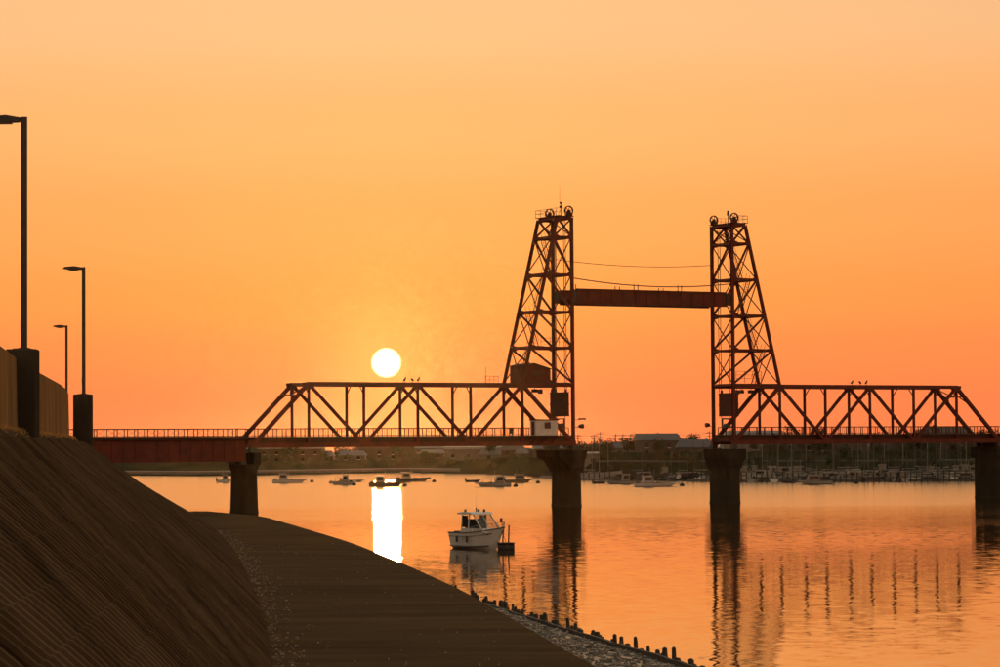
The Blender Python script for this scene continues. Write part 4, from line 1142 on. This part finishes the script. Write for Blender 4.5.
# houses
def house(px, d, w_, dep, h, rh, wm, rm, label, name='far_house', gable=True, rz=0.):
    x, y = far_xy(px, d); z = far_z(px, d) - .3
    o = empty(name, (x, y, z), rz, label, 'building', 'buildings on the far bank')
    MB().box(-w_ / 2, w_ / 2, 0, dep, 0, h).build('wall', wm, o)
    e = .45
    if gable:
        r_ = MB()
        r_.add([(-w_ / 2 - e, -e, h - .05), (w_ / 2 + e, -e, h - .05), (w_ / 2 + e, dep + e, h - .05), (-w_ / 2 - e, dep + e, h - .05), (-w_ / 2 - e + rh * .6, dep / 2, h + rh), (w_ / 2 + e - rh * .6, dep / 2, h + rh)],
               [(3, 2, 1, 0), (0, 1, 5, 4), (2, 3, 4, 5), (1, 2, 5), (3, 0, 4)])
    else:
        r_ = MB().prism([(-e, h), (dep + e, h), (dep + e, h + rh * .4), (dep / 2, h + rh), (-e, h + rh * .4)], 'x', -w_ / 2 - e, w_ / 2 + e)
    r_.build('roof', rm, o)
    n = max(2, int(w_ / 4.2))
    for k in range(n):
        xx = -w_ / 2 + (k + .5) * w_ / n
        for zz in ([1.0] if h < 4.2 else [1.0, h - 1.9]):
            wi = MB().box(xx - .5, xx + .5, -.03, -.004, zz, zz + 1.1).build('window', glass, o)
            MB().box(xx - .6, xx + .6, -.07, -.032, zz - .12, zz - .004).build('sill', white_paint, wi)
    MB().box(w_ / 2 - 1.2, w_ / 2 - .35, -.04, -.004, .05, 2.05).build('door', wall_ms[3], o)
rh_ = random.Random(5)
house(696, 72, 9, 7, 2.9, 2.0, wall_ms[1], roof_ms[0], 'larger grey walled building with grey roof left of the right tower')
house(674, 90, 8, 7, 2.6, 1.6, wall_ms[2], roof_ms[1], 'beige house with low brown roof beside the larger grey building')
house(588, 30, 5, 4, 3.2, .6, wall_ms[0], roof_ms[2], 'small pale block shed near the shore right of left tower pier', 'far_shed', False)
house(918, 66, 6.8, 6, 4.2, .8, wall_ms[0], roof_ms[2], 'small white block with dark square window just under the right truss', 'far_shed', False)
house(755, 58, 15, 8, 3.6, 2.0, wall_ms[0], roof_ms[2], 'pale roofed house just right of the right tower pier')
house(393, 66, 24, 12, 4.6, 1.5, wall_ms[3], roof_ms[1], 'long brown warehouse under the truss right of the sun', 'far_warehouse', False)
house(440, 78, 17, 12, 4.4, 1.6, wall_ms[2], roof_ms[0], 'beige warehouse with grey roof right of the brown warehouse', 'far_warehouse', False)
house(476, 60, 20, 10, 3.8, 1.6, wall_ms[1], roof_ms[2], 'grey hall with pale roof left of the left tower pier', 'far_warehouse', False)
house(283, 78, 26, 16, 5.2, 2.2, wall_ms[3], roof_ms[1], 'broad dark hall with shallow roof right of the left pier', 'far_warehouse', True)
spots = [(320, 70), (335, 95), (352, 66), (372, 110), (416, 60), (432, 50), (455, 110), (498, 72), (513, 56), (530, 84), (548, 60), (612, 96), (628, 74), (645, 100), (658, 70), (705, 110), (740, 90), (775, 84), (800, 62), (822, 90), (846, 60), (872, 80), (895, 62), (935, 78), (950, 60), (985, 80), (150, 60), (180, 74), (210, 62)]
for i, (px, d) in enumerate(spots):
    wm = rh_.choice(wall_ms); rm = rh_.choice(roof_ms[:2] + [roof_ms[0]]); w_ = rh_.uniform(7, 12); two = rh_.random() < .3 and px > 560
    zone = 'left of the left pier' if px < 240 else 'between left pier and left tower' if px < 566 else 'between the two towers' if px < 724 else 'right of the right tower'
    zn = sum(1 for q, _ in spots[:i] if ((q < 240) == (px < 240) and (q < 566) == (px < 566) and (q < 724) == (px < 724))) + 1
    cn = {0: 'white', 1: 'grey', 2: 'beige', 3: 'brown'}[wall_ms.index(wm)]
    house(px, d, w_, 8, (4.6 if two else 2.9) * (1 if px > 560 else .85), rh_.uniform(1.2, 2.0), wm, rm, f'small {cn} far house {zone}, {ordinal(zn)} from left')

# utility poles and wires
poles = [(578, 434), (594, 436), (600, 432), (615.5, 434), (623, 440), (630.5, 435), (658, 432), (661, 433.5), (668.5, 437), (676, 433.5), (692, 433), (709.5, 431), (320, 449), (336, 448.5), (357, 450), (268, 452), (431, 449), (447, 448), (463, 449.5), (500, 448)]
pole_o = []
for i, (px, py) in enumerate(poles):
    D = (shore(px) + 85) if px > 560 else shore(px) + 120
    top = on_depth(px, py, D); g = far_z(px, D - shore(px)); Hh = max(6.5, top.z - g)
    zone = 'between the towers' if px > 560 else 'right of the left pier'
    n_ = i + 1 if px > 560 else i - 11
    o = empty('utility_pole', (top.x, D, g - .2), 0, f'distant utility pole {zone}, {ordinal(n_)} of its row', 'utility pole', 'utility poles on the far bank')
    MB().tube((0, 0, 0), (0, 0, Hh + .2), .16, 7, .10).build('pole', wall_ms[1], o)
    for zz, l_ in ((.5, 1.0), (1.3, .8)): MB().beam((-l_, 0, Hh + .2 - zz), (l_, 0, Hh + .2 - zz), .12, .12).build('crossarm', dark_metal, o, fix=False)
    if i % 3 == 0: MB().tube((.35, 0, Hh - 2.8), (.35, 0, Hh - 1.9), .28, 8).build('transformer', dark_metal, o)
    mb = MB()
    for xx in (-.9, -.3, .3, .9): mb.tube((xx, 0, Hh - .3 + .06), (xx, 0, Hh - .3 + .3), .06, 5)
    mb.build('insulator', white_paint, o)
    pole_o.append((px, Vector((top.x, D, g - .2 + Hh - .05))))
row = [p for p in pole_o if p[0] > 560]; row.sort(key=lambda a: a[0])
for i, (a, b) in enumerate(zip(row[:-1], row[1:])):
    mb = MB(); pts = []
    for k in range(7):
        f = k / 6; p_ = a[1].lerp(b[1], f); pts.append(p_ - a[1] - Vector((0, 0, 4 * .25 * f * (1 - f))))
    mb.path(pts, .035, 4)
    o = mb.build('overhead_wire', rope_m, fix=False); o.location = a[1]
    tag(o, f'thin overhead wire between distant poles {ordinal(i + 1)} and {ordinal(i + 2)} between the towers', 'wire', 'overhead wires between the distant poles')

# marina: pontoons with mooring posts, boats side by side
def pontoon(p0, p1, d, label, posts, hh=.5):
    xa, ya = far_xy(p0, d); xb, yb = far_xy(p1, d)
    o = empty('pontoon', (xa, ya, 0), 0, label, 'pontoon', 'marina pontoons')
    MB().beam((0, 0, .25), (xb - xa, yb - ya, .25), 1.8, hh, (0, 1, 0)).build('float', wall_ms[1], o, fix=False)
    for k in range(posts):
        f = (k + .5) / posts; x, y = (xb - xa) * f, (yb - ya) * f
        h = rt.uniform(1.6, 2.6)
        MB().tube((x, y - 1.05, -1), (x, y - 1.05, h), .14, 7).build('mooring_post', timber, o)
pontoon(576, 612, -14, 'short grey pontoon right of the left tower pier', 7)
pontoon(690, 712, -10, 'dark pontoon wedge left of the right tower pier', 5, .9)
pontoon(738, 800, -6, 'long pontoon right of the right tower pier', 12)
pontoon(804, 892, -8, 'middle long pontoon of the marina', 16)
pontoon(896, 984, -7, 'right long pontoon of the marina', 16)
pontoon(543, 560, -4, 'short dark pontoon left of the left tower pier', 4)
rm_ = random.Random(9)
mar = []
px = 742.
while px < 980:
    mar.append((px, rm_.uniform(-5, 6))); px += rm_.uniform(4.5, 8)
px = 745.
while px < 980:
    mar.append((px, rm_.uniform(10, 20))); px += rm_.uniform(6, 10)
for px in (584, 592, 640, 648, 664, 671, 679, 686, 696, 703): mar.append((px, rm_.uniform(-4, 10)))
mar.sort()
cntL = cntR = 0
for px, d in mar:
    kind = rm_.choice(('sail', 'sail', 'cabin', 'fishing', 'sail'))
    x, y = far_xy(px, d)
    if px > 724: cntR += 1; lb = f'moored to the marina, {ordinal(cntR)} boat right of the right tower pier'
    else: cntL += 1; lb = f'moored at the far shore between the tower piers, {ordinal(cntL)} boat from left'
    hi = rm_.choice((0, 1, 1, 2, 2)); L__ = rm_.uniform(5.5, 8.5)
    nm = {'sail': 'sailing_boat', 'cabin': 'cabin_boat', 'fishing': 'fishing_boat'}[kind]
    boat(nm, L__, L__ * .3, rm_.uniform(.7, 1.0), hull_ms[hi], kind, (x, y, max(0, far_z(px, d)) if d > 3 else 0), R(rm_.choice((80, 95, 100, 20, 165, 85)) + rm_.uniform(-12, 12)),
         f"{('white', 'grey', 'dark')[hi]} {'masted' if kind == 'sail' else 'cabin' if kind == 'cabin' else 'working'} boat " + lb, 'boat', 'boats in the marina')
# large barge hull lying at the shore by the left tower pier
p = far_xy(592, -2)
boat('barge', 13, 4.2, 1.7, hull_ms[1], 'open', (p[0], p[1], 0), R(4), 'long grey barge hull at the shore right of the left tower pier', 'barge', 'boats in the marina')
# light masts on the far berm
rl_ = random.Random(4)
for i, px in enumerate((747, 762, 778, 791, 806, 833, 858, 868, 884, 903, 927, 941, 966, 585, 592, 599, 608)):
    x, y = far_xy(px, 24); g = far_z(px, 24); h = rl_.uniform(6.0, 8.5)
    o = empty('mooring_mast', (x, y, g - .2), 0, (f'tall pale post at the far shore right of the right tower, {ordinal(i + 1)} from left' if px > 724 else f'tall pale post at the far shore right of the left tower pier, {ordinal(i - 12)} from left'), 'post', 'tall pale posts on the far shore')
    MB().tube((0, 0, 0), (0, 0, h), .11, 7, .08).build('pole', wall_ms[0], o); MB().tube((0, 0, h), (0, 0, h + .25), .17, 7, .05).build('cap', galv, o)

# ================================================================== haze
hz = bpy.data.materials.new('evening_haze'); hz.use_nodes = True
t = hz.node_tree
for n in list(t.nodes): t.nodes.remove(n)
oo = t.nodes.new('ShaderNodeOutputMaterial'); pv = t.nodes.new('ShaderNodeVolumePrincipled')
pv.inputs['Color'].default_value = (.9, .86, .8, 1); pv.inputs['Density'].default_value = .000006; pv.inputs['Anisotropy'].default_value = .94
t.links.new(pv.outputs[0], oo.inputs['Volume'])
HAZE = MB().box(-1700, 1900, -160, 3900, -6, 46).build('haze', hz)
tag(HAZE, 'thin evening haze filling the air over the river', 'haze', None, 'stuff')
